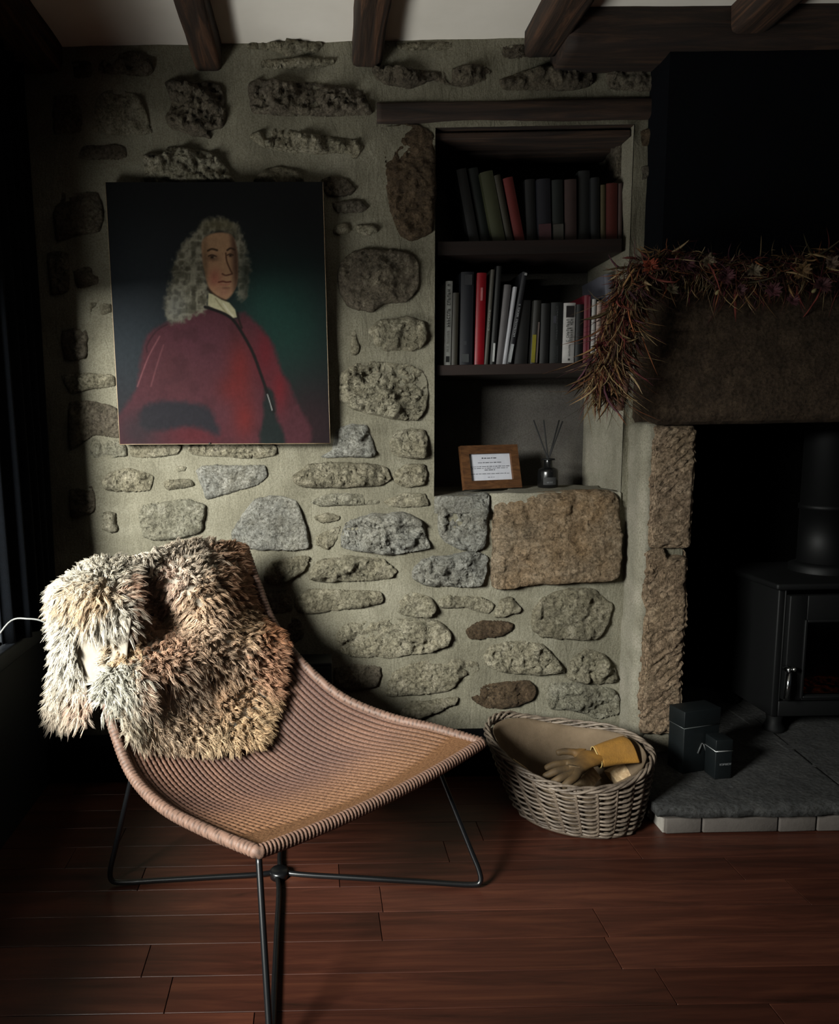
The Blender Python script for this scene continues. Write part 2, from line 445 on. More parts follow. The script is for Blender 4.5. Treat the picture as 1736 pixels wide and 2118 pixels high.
# ---- the stones of the back wall, outlines measured off the photograph
from mathutils.geometry import delaunay_2d_cdt
def poly_dist(Q, P):
    """distance of points Q to closed polyline P, and inside test"""
    A = P; B = np.roll(P, -1, 0); AB = B - A
    t = np.clip(((Q[:, None, :] - A[None]) * AB[None]).sum(2) / ((AB ** 2).sum(1) + 1e-12)[None], 0, 1)
    D = np.linalg.norm(Q[:, None, :] - (A[None] + AB[None] * t[..., None]), axis=2)
    c = ((A[None, :, 1] > Q[:, None, 1]) != (B[None, :, 1] > Q[:, None, 1]))
    xi = A[None, :, 0] + (Q[:, None, 1] - A[None, :, 1]) / (AB[None, :, 1] + 1e-15) * AB[None, :, 0]
    return D.min(1), ((c & (Q[:, None, 0] < xi)).sum(1) % 2) == 1
def stone(poly, Y0, mat, parent, h=0.022, rough=0.010, seed=0, name='stone', res=0.0065):
    """one wall stone: irregular outline, edges dying unevenly into the pointing, broken face"""
    P0 = np.array([onY(px, py, Y0)[[0, 2]] for px, py in poly])
    per = np.linalg.norm(np.roll(P0, -1, 0) - P0, axis=1).sum()
    n = int(np.clip(per / 0.008, 20, 140)); m = len(P0)
    t = np.arange(n) / n * m; i = t.astype(int); f = (t - i)[:, None]
    P = catmull(P0, n, True) * 0.5 + (P0[i] * (1 - f) + P0[(i + 1) % m] * f) * 0.5
    c = P.mean(0); d = P - c; L = np.linalg.norm(d, axis=1)[:, None]
    sd = np.full(n, seed * 2.3)
    jig = fbm(np.c_[P * 60, sd], 3, seed + 50) * 0.0045 + fbm(np.c_[P * 18, sd], 2, seed + 90) * 0.005
    P = c + d * (1 + jig[:, None] / L)
    d = P - c; L = np.linalg.norm(d, axis=1)[:, None]
    inner = [c + d * np.maximum(0.3, 1 - w / L) for w in (0.0035, 0.009)]
    lo, hi = P.min(0), P.max(0)
    gx, gz = np.meshgrid(np.arange(lo[0], hi[0], res), np.arange(lo[1], hi[1], res))
    G = np.c_[gx.ravel(), gz.ravel()]; rg = np.random.default_rng(seed); G = G + rg.uniform(-0.3, 0.3, G.shape) * res
    D, ins = poly_dist(G, P); G = G[ins & (D > 0.013)]
    A = np.vstack([P] + inner + [G])
    e = [(k, (k + 1) % n) for k in range(n)]
    vv, _, ff, _, _, _ = delaunay_2d_cdt([Vector(map(float, q)) for q in A], e, [], 1, 1e-6)
    A = np.array([tuple(q) for q in vv]); D, _ = poly_dist(A, P)
    on = D < 1e-5
    W3 = np.c_[A, np.full(len(A), seed * 0.37)]
    ev = smooth(-0.45, 0.5, fbm(np.c_[A * 9, np.full(len(A), seed * 5.1)], 2, seed + 31) + (A[:, 0] - c[0]) * 2.0 - (A[:, 1] - c[1]) * 4.0)   # crisp arris low and right, smeared elsewhere
    w = 0.004 + 0.020 * (1 - ev)
    prof = np.clip(D / w, 0, 1) ** 0.6
    n1 = fbm(W3 * 14, 3, seed); n2 = fbm(W3 * 46, 4, seed + 7, 0.6, True); n3 = fbm(W3 * 120, 2, seed + 13)
    st = np.tanh((n1 - 0.1) * 9) * 0.35
    tl = (A[:, 0] - c[0]) * rg.uniform(-0.08, 0.08) + (A[:, 1] - c[1]) * rg.uniform(-0.12, 0.02)
    hh = h * prof * 0.56 + smooth(0, 0.012, D) * (1.15 * rough * (0.7 * n1 + 0.9 * n2 + 0.45 * n3 + st) + tl)
    Y = Y0 - 0.002 - hh; Y[on] = Y0 + 0.012
    V = np.c_[A[:, 0], Y, A[:, 1]]
    F = [tuple(reversed(q)) for q in ff]
    return mesh(name, V, F, mat, parent, True, loc=(c[0], Y0, c[1]))
ST = [
 # (outline, material key, relief, roughness)
 ([(148,126),(190,128),(199,150),(192,166),(150,165)], 'stone_dark', .014, .006),
 ([(212,125),(240,112),(290,108),(312,124),(320,146),(312,156),(285,157),(230,158),(203,150)], 'stone_dark', .024, .016),
 ([(190,250),(203,200),(228,186),(272,187),(296,202),(307,235),(318,278),(270,284),(215,285),(184,272)], 'stone', .016, .006),
 ([(340,172),(372,166),(400,170),(432,167),(460,178),(470,205),(468,252),(456,268),(432,275),(440,292),(400,281),(352,270),(338,245),(352,215)], 'stone_dark', .026, .020),
 ([(160,303),(200,298),(240,296),(264,306),(262,328),(225,333),(163,330)], 'stone_dark', .016, .008),
 ([(295,322),(338,317),(352,302),(420,310),(447,319),(470,345),(487,380),(400,392),(300,388)], 'stone', .024, .016),
 ([(525,374),(545,350),(590,345),(622,358),(628,378),(570,388)], 'stone', .016, .008),
 ([(508,101),(522,88),(610,85),(662,87),(666,98),(652,110),(600,116),(556,106)], 'stone', .022, .016),
 ([(541,126),(600,121),(690,121),(693,133),(640,142),(545,144)], 'stone', .016, .010),
 ([(420,116),(455,114),(452,130),(422,131)], 'stone', .012, .008),
 ([(510,180),(530,165),(580,163),(640,170),(700,178),(750,190),(773,236),(738,242),(650,245),(560,243),(520,240),(516,212)], 'stone_dark', .020, .018),
 ([(515,282),(545,263),(580,258),(612,270),(660,278),(700,284),(740,290),(753,306),(736,330),(700,318),(650,322),(600,318),(550,308),(524,296)], 'stone', .024, .018),
 ([(665,372),(690,362),(722,370),(740,390),(732,403),(700,410),(672,405)], 'stone_dark', .018, .012),
 ([(690,418),(745,413),(762,430),(742,442),(695,440)], 'stone_dark', .012, .008),
 ([(690,466),(720,462),(727,480),(705,486),(690,484)], 'stone', .012, .006),
 ([(735,465),(770,462),(783,478),(765,488),(740,483)], 'stone', .012, .006),
 ([(790,266),(836,256),(886,262),(902,292),(902,420),(896,480),(862,500),(830,490),(806,440),(796,350)], 'stone_brown', .018, .008),
 ([(770,142),(800,135),(842,141),(900,152),(958,135),(1000,133),(1019,150),(1005,170),(960,185),(900,173),(850,185),(800,180),(775,165)], 'stone_dark', .022, .016),
 ([(818,92),(880,86),(952,90),(955,103),(900,109),(828,105)], 'stone', .016, .010),
 ([(1030,166),(1080,148),(1130,140),(1180,138),(1222,136),(1224,176),(1180,188),(1100,190),(1038,190)], 'stone_dark', .020, .012),
 ([(1256,142),(1320,138),(1366,142),(1366,192),(1300,193),(1258,182)], 'stone_dark', .018, .008),
 ([(1038,97),(1085,90),(1088,120),(1042,123)], 'stone_dark', .014, .010),
 ([(704,542),(728,520),(800,512),(856,524),(869,550),(866,600),(842,628),(800,630),(770,646),(724,640),(702,610),(698,570)], 'stone_dark', .026, .008),
 ([(760,682),(785,660),(840,654),(880,666),(888,700),(870,722),(800,731),(774,716)], 'stone', .022, .012),
 ([(727,666),(737,680),(747,715),(741,735),(726,737),(721,700)], 'stone', .016, .008),
 ([(704,770),(738,752),(800,748),(850,754),(880,770),(887,810),(880,852),(864,872),(820,868),(770,862),(734,850),(704,830),(700,800)], 'stone', .030, .022),
 ([(686,930),(696,888),(720,874),(760,877),(771,895),(781,936),(770,949),(720,949),(662,946)], 'stone_blue', .028, .014),
 ([(802,915),(814,890),(850,884),(880,888),(887,920),(880,946),(845,949),(811,940)], 'stone', .024, .014),
 ([(606,985),(638,960),(700,954),(760,957),(800,965),(812,990),(790,1005),(720,1010),(640,1010),(610,1000)], 'stone', .022, .018),
 ([(812,978),(840,960),(880,958),(888,985),(880,1006),(836,1009),(815,1000)], 'stone', .022, .016),
 ([(638,1038),(680,1020),(740,1019),(786,1034),(780,1043),(720,1046),(660,1048)], 'stone', .018, .012),
 ([(792,1036),(830,1018),(878,1021),(889,1046),(840,1051),(802,1047)], 'stone', .020, .012),
 ([(648,1070),(670,1060),(705,1066),(700,1078),(665,1083)], 'stone', .014, .006),
 ([(704,1130),(712,1080),(760,1062),(830,1057),(874,1074),(884,1110),(894,1132),(860,1142),(800,1148),(740,1140)], 'stone_blue', .030, .018),
 ([(656,1128),(650,1110),(688,1092),(706,1088),(698,1118),(680,1140)], 'stone', .014, .008),
 ([(475,1105),(500,1060),(530,1030),(570,1024),(614,1034),(634,1085),(641,1132),(600,1139),(540,1138),(490,1130)], 'stone_blue', .022, .007),
 ([(405,975),(420,962),(480,959),(549,961),(554,985),(530,1005),(480,1020),(428,1034),(418,1010)], 'stone_blue', .022, .007),
 ([(290,1045),(340,1035),(390,1031),(428,1045),(426,1080),(418,1100),(380,1114),(330,1120),(295,1114),(284,1075)], 'stone', .018, .008),
 ([(209,996),(225,975),(260,967),(300,975),(319,985),(312,1015),(260,1019),(218,1015)], 'stone', .022, .014),
 ([(334,998),(350,989),(395,990),(403,1005),(380,1012),(345,1015)], 'stone', .012, .008),
 ([(365,966),(375,962),(388,966),(385,976),(369,976)], 'stone', .008, .005),
 ([(190,905),(258,912),(268,940),(258,947),(190,950)], 'stone', .020, .008),
 ([(274,918),(330,912),(376,920),(371,940),(300,950),(270,945)], 'stone', .020, .008),
 ([(392,920),(470,912),(566,918),(577,938),(540,948),(430,945),(395,940)], 'stone', .018, .012),
 ([(213,1060),(240,1061),(248,1095),(230,1106),(210,1096)], 'stone', .016, .010),
 ([(544,1190),(560,1160),(600,1149),(642,1150),(632,1180),(602,1200),(570,1209),(548,1205)], 'stone', .022, .014),
 ([(638,1186),(660,1158),(720,1147),(790,1154),(824,1180),(806,1198),(740,1204),(670,1203),(640,1198)], 'stone', .026, .016),
 ([(848,1182),(870,1155),(920,1145),(980,1139),(1009,1150),(1006,1190),(995,1212),(940,1216),(888,1213),(858,1202)], 'stone_blue', .028, .016),
 ([(904,1042),(950,1030),(1000,1020),(1013,1026),(1011,1080),(1006,1125),(985,1143),(940,1132),(908,1112)], 'stone_blue', .024, .016),
 ([(1019,1044),(1060,1032),(1130,1017),(1200,1012),(1268,1014),(1281,1050),(1279,1140),(1266,1196),(1200,1201),(1100,1210),(1019,1218),(1016,1140)], 'stone_orange', .062, .008),
 ([(1286,1152),(1312,1130),(1318,1172),(1296,1192)], 'stone_orange', .010, .008),
 ([(532,1226),(600,1222),(607,1265),(560,1269),(536,1262)], 'stone_dark', .018, .006),
 ([(610,1236),(640,1218),(720,1219),(788,1222),(793,1246),(740,1258),(650,1269),(614,1265)], 'stone', .024, .010),
 ([(819,1266),(824,1240),(850,1221),(890,1231),(904,1255),(892,1278),(840,1276)], 'stone', .022, .012),
 ([(905,1240),(930,1230),(1000,1234),(1024,1250),(1012,1270),(960,1260),(908,1258)], 'stone', .016, .010),
 ([(1020,1276),(1036,1240),(1060,1234),(1079,1258),(1071,1270),(1042,1276)], 'stone', .020, .008),
 ([(964,1300),(985,1285),(1030,1281),(1061,1289),(1059,1306),(1030,1320),(975,1323),(966,1312)], 'stone_brown', .018, .008),
 ([(1098,1260),(1125,1230),(1180,1214),(1230,1219),(1267,1250),(1256,1290),(1235,1321),(1180,1323),(1120,1318),(1101,1300)], 'stone', .026, .010),
 ([(694,1312),(715,1286),(780,1280),(850,1274),(912,1284),(935,1310),(926,1336),(880,1350),(820,1361),(740,1359),(699,1346)], 'stone', .026, .012),
 ([(999,1355),(1020,1330),(1070,1324),(1122,1330),(1160,1370),(1170,1392),(1110,1396),(1040,1391),(1004,1376)], 'stone', .024, .014),
 ([(1170,1402),(1180,1365),(1210,1339),(1250,1349),(1277,1385),(1273,1413),(1210,1413)], 'stone', .024, .014),
 ([(973,1440),(1000,1415),(1050,1407),(1096,1407),(1110,1425),(1101,1446),(1060,1463),(1010,1466),(984,1456)], 'stone_brown', .024, .010),
 ([(1130,1440),(1140,1414),(1200,1411),(1270,1424),(1282,1446),(1276,1476),(1230,1486),(1180,1471),(1138,1466)], 'stone', .024, .014),
 ([(808,1392),(850,1370),(930,1359),(986,1367),(992,1386),(960,1402),(930,1427),(870,1436),(800,1440)], 'stone', .020, .012),
 ([(820,1477),(850,1450),(900,1444),(947,1439),(940,1456),(880,1482),(830,1492)], 'stone', .018, .010),
 ([(588,1300),(604,1274),(624,1284),(630,1315),(610,1332),(594,1326)], 'stone_dark', .018, .006),
 ([(506,1190),(515,1164),(532,1180),(520,1212)], 'stone', .014, .008),
 ([(690,1380),(740,1372),(790,1378),(780,1420),(720,1430),(690,1412)], 'stone_dark', .012, .006),
 ([(110,404),(160,396),(204,396),(216,440),(210,482),(150,492),(118,498)], 'stone_dark', .016, .008),
 ([(150,560),(186,548),(207,570),(205,594),(160,602)], 'stone_dark', .016, .010),
 ([(186,626),(232,620),(236,650),(190,656)], 'stone', .014, .010),
 ([(124,776),(180,769),(237,775),(240,800),(190,808),(146,815)], 'stone', .016, .010),
 ([(140,832),(200,828),(246,842),(249,905),(200,902),(146,930)], 'stone_dark', .016, .006),
 ([(128,684),(176,676),(186,700),(180,742),(134,746)], 'stone_dark', .014, .008),
 ([(98,524),(142,518),(148,560),(142,606),(104,612)], 'stone_dark', .014, .008),
 ([(142,1012),(190,1002),(200,1030),(196,1060),(148,1072)], 'stone_dark', .014, .008),
 ([(110,200),(160,196),(172,230),(168,276),(112,280)], 'stone_dark', .012, .006),
 ([(1322,270),(1368,262),(1368,300),(1328,306)], 'stone_brown', .012, .005),
 ([(1322,345),(1352,340),(1350,372),(1324,376)], 'stone_dark', .012, .006),
 ([(1288,1360),(1300,1330),(1306,1372),(1296,1396)], 'stone', .010, .005),
]
for k, (poly, mk, h, rg) in enumerate(ST):
    stone(poly, 0.0, M[mk], wall_back, h, rg, k)
# flat bedding tops of the two sill stones, running back into the niche
def ledge(name, pts, z0, z1, mat, seed):
    P = catmull(np.array(pts), 56, True); c = P.mean(0); v = []; S = [1.0, 1.0, 0.985, 0.93, 0.8, 0.6, 0.4, 0.2]
    for k, s in enumerate(S):
        q = c + (P - c) * s
        z = z0 if k == 0 else (z1 - 0.006 if k == 1 else z1)
        zz = z + (fbm(np.c_[q * 30, np.full(56, seed)], 3, seed) * 0.004 if k > 1 else 0)
        v.extend(np.c_[q, np.full(56, 0) + zz])
    v.append((c[0], c[1], z1)); m = len(S); f = grid_faces(56, m, True)
    f += [((m - 1) * 56 + k, (m - 1) * 56 + (k + 1) % 56, m * 56) for k in range(56)]
    return mesh(name, v, f, mat, wall_back)
xa, xb, xc = float(onY(1015, 1030, 0)[0]), float(onY(1281, 1030, 0)[0]), float(onY(905, 1030, 0)[0])
ledge('ledge_stone', [(xa, -0.006), ((xa + xb) / 2, -0.008), (xb - 0.012, -0.006), (xb - 0.006, 0.0), (NX1 - 0.01, 0.10), (NX1 - 0.012, 0.20), (xa + 0.16, 0.20), (xa + 0.06, 0.08)], NZ0 - 0.05, NZ0 + 0.006, M['plaster'], 61)
ledge('ledge_stone', [(xc, -0.008), (xa - 0.03, -0.010), (xa - 0.006, -0.012), (xa - 0.01, 0.05), (xc + 0.06, 0.05), (xc, 0.03)], NZ0 - 0.05, NZ0 + 0.001, M['stone_blue'], 62)
# rough stone showing in the plastered side of the niche
v, f = bbox((0.02, 0.09, 0.10), 0.008, 3)
v = v + fbm(v * 60, 3, 5)[:, None] * 0.010
mesh('stone', place(v, (NX1 - 0.002, 0.12, float(onY(1300, 345, 0.0)[2]))), f, M['stone_dark'], wall_back)

# ---- chimney breast on the right: sooty core, tooled piers, great lintel
chim = thing('wall_chimney', (1.5, BY, 0), 'dark chimney breast with a tooled stone fireplace', None, kind='structure')
XR = 2.35
LZ1 = float(onY(1500, 604, BY)[2])
def core(a, b, mat, name): return MB().box(a, b).obj(name, mat, chim, False)
core((BX0 + 0.012, BY + 0.03, 0), (OX0 - 0.012, 0.45, OZ1), M['mortar'], 'pier_core')
core((BX0 + 0.012, BY + 0.03, OZ1), (XR, 0.45, LZ1), M['soot'], 'lintel_core')
core((BX0, BY, LZ1), (XR, 0.30, ZC + 0.01), M['dark_paint'], 'upper_breast')
core((1.90, BY, 0), (XR, 0.45, OZ1), M['soot'], 'pier_core')
core((OX0 - 0.02, 0.42, 0), (XR, 0.47, OZ1 + 0.01), M['soot'], 'fire_back')
core((OX0 - 0.008, BY + 0.05, 0), (OX0 - 0.002, 0.42, OZ1), M['soot'], 'fire_cheek')
def block(name, a, b, mat, parent, seed, amp=0.012, res=0.014, chisel=True, bev=0.012, notch=None):
    """squared stone with an uneven, hand tooled surface"""
    a, b = np.array(a, float), np.array(b, float); sz = b - a
    n = np.maximum(2, np.ceil(sz / res).astype(int) + 1); V = []; F = []
    def face(o, du, dv, nu_, nv_):
        k = len(V)
        for j in range(nv_):
            for i in range(nu_): V.append(o + du * i / (nu_ - 1) + dv * j / (nv_ - 1))
        F.extend([tuple(q + k for q in f) for f in grid_faces(nu_, nv_)])
    X, Y, Z = np.array([sz[0], 0, 0]), np.array([0, sz[1], 0]), np.array([0, 0, sz[2]])
    face(a, X, Z, n[0], n[2]); face(a + Y, -Y, Z, n[1], n[2]); face(a + X, Y, Z, n[1], n[2])
    face(a + Z, X, Y, n[0], n[1]); face(a + Y, X, -Y, n[0], n[1]); face(a + X + Y, -X, Z, n[0], n[2])
    V = np.array(V); c = (a + b) / 2; hs = sz / 2
    q = (V - c) / hs                                        # round the arrises
    e = hs - np.abs(V - c); near = np.sort(e, axis=1)[:, 1]
    pull = smooth(bev * 1.6, 0, near) * bev * 0.6
    V = V - np.sign(q) * pull[:, None] * (np.abs(q) > 0.9)
    d = fbm(V * 10, 3, seed) * amp * 0.9 + fbm(V * 30, 3, seed + 3, 0.6, True) * amp * 0.55
    if chisel:
        g = V[:, 0] * 0.75 + V[:, 2] * -0.95 + fbm(V * 14, 2, seed + 9) * 0.02
        d = d + amp * 0.30 * np.sin(g * 230 + 7 * fbm(V * 16, 3, seed + 5)) * smooth(-0.3, 0.4, fbm(V * 15, 2, seed + 21))
    if notch is not None:
        (x0, x1, z0, z1, dp) = notch
        w = smooth(x0 - .006, x0 + .004, V[:, 0]) * smooth(x1 + .02, x1, V[:, 0]) * smooth(z0 - .006, z0 + .003, V[:, 2]) * smooth(z1 + .006, z1 - .003, V[:, 2])
        V[:, 1] += w * dp * (V[:, 1] < a[1] + 0.02)
    out = np.c_[q[:, 0] * (np.abs(q[:, 0]) > 0.93) * 0.5, q[:, 1] * (np.abs(q[:, 1]) > 0.93), q[:, 2] * (np.abs(q[:, 2]) > 0.93) * 0.25]
    V = V + out * d[:, None]
    return mesh(name, V, F, mat, parent)
zn0, zn1 = float(onY(1400, 1152, BY)[2]), float(onY(1400, 1133, BY)[2])
xn = float(onY(1384, 1140, BY)[0])
block('stone', (BX0 - 0.004, BY, zn1 - 0.004), (OX0, BY + 0.16, OZ1), M['stone_pier'], chim, 31, 0.011, 0.006, notch=None, bev=0.010)
block('stone', (BX0 - 0.008, BY, 0.13), (OX0 - 0.006, BY + 0.16, zn1 - 0.004), M['stone_pier'], chim, 35, 0.011, 0.006, notch=(xn, OX0 + .05, zn0, zn1, 0.05), bev=0.010)
block('stone', (BX0 - 0.004, BY + 0.006, HZ - 0.06), (OX0 - 0.02, BY + 0.16, 0.13), M['plaster'], chim, 37, 0.004, 0.02, False)
block('stone', (BX0 - 0.012, BY - 0.03, OZ1), (2.0, BY + 0.2, LZ1), M['stone_lintel'], chim, 41, 0.007, 0.012, bev=0.014)
# mortar fillet joining the breast to the stone wall
block('mortar_fillet', (NX1 + 0.012, -0.004, 0.0), (BX0 + 0.02, 0.05, NZ0 + 0.2), M['mortar'], chim, 43, 0.006, 0.03, False)
block('mortar_fillet', (BX0 - 0.02, BY + 0.012, 0.0), (BX0 + 0.018, 0.02, OZ1 + 0.01), M['plaster'], chim, 45, 0.008, 0.012, False)

# ---- ceiling and its timbers
panel('ceiling', (-1.3, -2.6, ZC), (-1.3, 0.03, ZC), (2.4, 0.03, ZC), (2.4, -2.6, ZC), 40, M['ceiling'], None, 0.006, 71)
ceil = bpy.data.objects['ceiling']; tag(ceil, 'white plastered ceiling between dark joists', kind='structure')
def beam(name, a, b, mat, label, seed, axis=1, amp=0.005):
    a, b = np.array(a, float), np.array(b, float); L = b[axis] - a[axis]
    oth = [i for i in range(3) if i != axis]; n = 60
    prof = []
    hw = (b - a)[oth] / 2; cc = (a + b)[oth] / 2; m = 6
    for (sx, sy, ex, ey) in ((-1, -1, 1, -1), (1, -1, 1, 1), (1, 1, -1, 1), (-1, 1, -1, -1)):
        for k in range(m): prof.append((sx + (ex - sx) * k / m, sy + (ey - sy) * k / m))
    prof = np.array(prof); r = np.abs(prof).min(1); prof = prof * (1 - 0.10 * smooth(0.6, 1.0, r))[:, None]
    V = []
    for i in range(n):
        p = np.zeros((len(prof), 3)); p[:, axis] = a[axis] + L * i / (n - 1)
        p[:, oth[0]] = cc[0] + prof[:, 0] * hw[0]; p[:, oth[1]] = cc[1] + prof[:, 1] * hw[1]
        st = np.ones(3) * 16; st[axis] = 4
        nn = fbm(p * st, 4, seed)
        p[:, oth[0]] += prof[:, 0] * nn * amp; p[:, oth[1]] += prof[:, 1] * nn * amp
        V.extend(p)
    k = len(prof); F = grid_faces(k, n, True)
    F += [tuple(range(k - 1, -1, -1)), tuple((n - 1) * k + q for q in range(k))]
    o = mesh(name, V, F, mat, None)
    tag(o, label, kind='structure'); return o
JH = 0.066
jl = ['dark rough ceiling joist at the far left corner', 'dark ceiling joist above the portrait', 'dark ceiling joist left of the niche lintel',
      'dark ceiling joist landing on the end of the wall plate', 'dark ceiling joist over the chimney breast']
for k, (pa, pb) in enumerate((((30, 100), (120, 100)), ((398, 110), (456, 110)), ((728, 124), (792, 124)), ((1083, 120), (1152, 118)), ((1462, 112), (1540, 110)))):
    x0, x1 = float(onY(pa[0], pa[1], -0.03)[0]), float(onY(pb[0], pb[1], -0.03)[0])
    if k == 0: x0 = XL - 0.03
    beam('trim_%d' % (k + 1), (x0, -2.5, ZC - JH), (x1, 0.012 if k < 3 else -0.035, ZC + 0.03), M['beam'], jl[k], 80 + k, 1, 0.006)
za, zb = float(onY(1400, 132, -0.05)[2]), ZC + 0.02
beam('trim_6', (float(onY(1152, 110, -0.05)[0]), -0.075 + BY * 0.6, za), (2.35, 0.02, zb), M['beam_x'], 'long dark wall plate beam under the right-hand joists', 87, 0, 0.005)
lz0, lz1 = float(onY(1000, 250, -0.01)[2]), float(onY(1000, 206, -0.01)[2])
beam('trim_7', (float(onY(780, 230, -0.01)[0]), -0.016, lz0), (float(onY(1374, 230, -0.01)[0]), 0.10, lz1), M['beam_x'], 'dark timber lintel above the book niche', 89, 0, 0.004)

# ---- floor boards
floor_ = MB().box((-1.3, -2.6, -0.06), (2.4, 0.5, -0.004)).obj('floor', M['soot'], None, False, loc=(0, -1, -0.06))
tag(floor_, 'red brown floor of narrow oak boards', kind='structure')
BW = 0.0845; rows = 30; Lp = 0.92
v0, f0 = bbox((Lp - 0.0016, BW - 0.0014, 0.018), 0.0006, 1)
pm = mesh_data('plank', v0, f0, M['floor'], False)
half, _ = bbox((Lp / 2 - 0.0016, BW - 0.0014, 0.018), 0.0006, 1)
pmh = mesh_data('plank_short', half, f0, M['floor'], False)
joint0 = float(onZ(358, 1868, 0)[0])
rr = random.Random(3)
for r in range(rows):
    y = float(onZ(500, 1838, 0)[1]) - BW / 2 + BW * (r - 22)
    if y > 0.05: break
    off = {22: 0.0, 23: 0.37, 21: 0.45, 20: -0.02}.get(r, rr.uniform(0, Lp))
    x = joint0 + off - 2 * Lp
    while x < 2.35:
        me, ln = (pmh, Lp / 2) if rr.random() < 0.25 else (pm, Lp)
        if x + ln > -0.95 and y > -2.3:
            o = bpy.data.objects.new('plank', me); COL.objects.link(o); o.parent = floor_
            o.location = (x + ln / 2 - 0, y + 1, -0.018 + 0.06 + rr.uniform(-.0004, .0003))
        x += ln
# ---- dark skirting
v, f = bbox((BX0 - XL - 0.06, 0.078, float(onY(1250, 1524, -0.087)[2])), 0.006)
sk = mesh('baseboard_back', place(v, ((BX0 + XL) / 2 - 0.025, -0.048, 0)), f, M['dark_paint'], None)
tag(sk, 'near-black painted skirting board along the stone wall', kind='structure')

# ---- left wall with the window that lights the room
WY0, WY1, WZ0, WZ1 = -1.98, -0.30, 0.50, 1.46
wl = MB()
wl.box((XL - 0.12, -2.6, 0), (XL, 0.02, WZ0)); wl.box((XL - 0.12, -2.6, WZ1), (XL, 0.02, ZC))
wl.box((XL - 0.12, WY1, WZ0), (XL, 0.02, WZ1)); wl.box((XL - 0.12, -2.6, WZ0), (XL, WY0, WZ1))
wall_left = wl.obj('wall_left', M['navy'], None, False)
tag(wall_left, 'navy painted wall at the left edge', kind='structure')
win = thing('window_1', (XL - 0.06, (WY0 + WY1) / 2, WZ0), 'wide cottage window in the left wall', None, kind='structure')
fr = MB()
fr.box((XL - 0.10, WY0, WZ0), (XL - 0.05, WY0 + 0.04, WZ1)); fr.box((XL - 0.10, WY1 - 0.03, WZ0), (XL - 0.05, WY1, WZ1))
fr.box((XL - 0.10, WY0, WZ1 - 0.04), (XL - 0.05, WY1, WZ1)); fr.box((XL - 0.10, WY0, WZ0), (XL - 0.05, WY1, WZ0 + 0.03))
fr.obj('window_frame', M['navy'], win, False)
mg, nt, b = new_mat('window_glass')
nt.nodes.remove(b)
tr = nt.nodes.new('ShaderNodeBsdfTransparent'); tr.inputs[0].default_value = (0.95, 0.97, 0.96, 1)
gl = nt.nodes.new('ShaderNodeBsdfGlossy'); gl.inputs['Roughness'].default_value = 0.02
mx = nt.nodes.new('ShaderNodeMixShader'); mx.inputs[0].default_value = 0.05
nt.links.new(tr.outputs[0], mx.inputs[1]); nt.links.new(gl.outputs[0], mx.inputs[2])
nt.links.new(mx.outputs[0], nt.nodes['Material Output'].inputs[0])
MB().box((XL - 0.080, WY0 + 0.04, WZ0 + 0.03), (XL - 0.076, WY1 - 0.03, WZ1 - 0.04)).obj('pane', mg, win, False)
sx = float(onZ(75, 1300, WZ0)[0])
v, f = bbox((sx - (XL - 0.06), 2.2, 0.045), 0.006)
mesh('window_sill', place(v, ((sx + XL - 0.06) / 2, -1.13, WZ0 - 0.045)), f, M['navy'], win)

# ---- curtain at the end of the window
cv = []; nu, nv = 90, 30
for j in range(nv):
    t = j / (nv - 1); z = ZC - 0.02 - t * (ZC - 0.02 - WZ0 - 0.003)
    for i in range(nu):
        s = i / (nu - 1); y = -0.045 - 0.285 * s
        w = 0.018 * math.sin(s * 2 * math.pi * 5.5 + 0.5 * math.sin(t * 2)) * (0.55 + 0.45 * t) + 0.006 * math.sin(s * 31 + t * 3)
        w = w * (1 - smooth(.86, 1, s)) - .026 * smooth(.86, 1, s)
        cv.append((XL + 0.032 + w, y + 0.004 * math.sin(t * 4 + s * 9), z))
cu = mesh('curtain', cv, grid_faces(nu, nv), M['curtain'], None)
sm = cu.modifiers.new('thick', 'SOLIDIFY'); sm.thickness = 0.003
tag(cu, 'dark navy curtain hanging in folds at the left edge', 'curtain')

# ================================================================== PORTRAIT
PY = -0.052                                      # front plane of the canvas
c_tl, c_tr, c_br, c_bl = (onY(218, 377, PY), onY(668, 376, PY), onY(683, 917, PY), onY(248, 919, PY))
pt = thing('portrait_painting', ((c_bl[0] + c_br[0]) / 2, PY + 0.02, c_bl[2]), 'unframed oil portrait of a wigged person in a crimson robe on the stone wall', 'painting')
gx, gy = 300, 362
ax, ay = np.meshgrid(np.linspace(0, 1, gx), np.linspace(0, 1, gy))
ax, ay = ax.ravel(), ay.ravel()
def bil(a, b, tl, tr, br, bl):
    return ((tl[None] * (1 - a)[:, None] + tr[None] * a[:, None]) * (1 - b)[:, None] + (bl[None] * (1 - a)[:, None] + br[None] * a[:, None]) * b[:, None])
PV = bil(ax, ay, c_tl, c_tr, c_br, c_bl)
PX = bil(ax, ay, *(np.array(q, float) for q in ((218, 377), (668, 376), (683, 917), (248, 919))))
Q3 = np.c_[PX / 10.0, np.zeros(len(PX))]
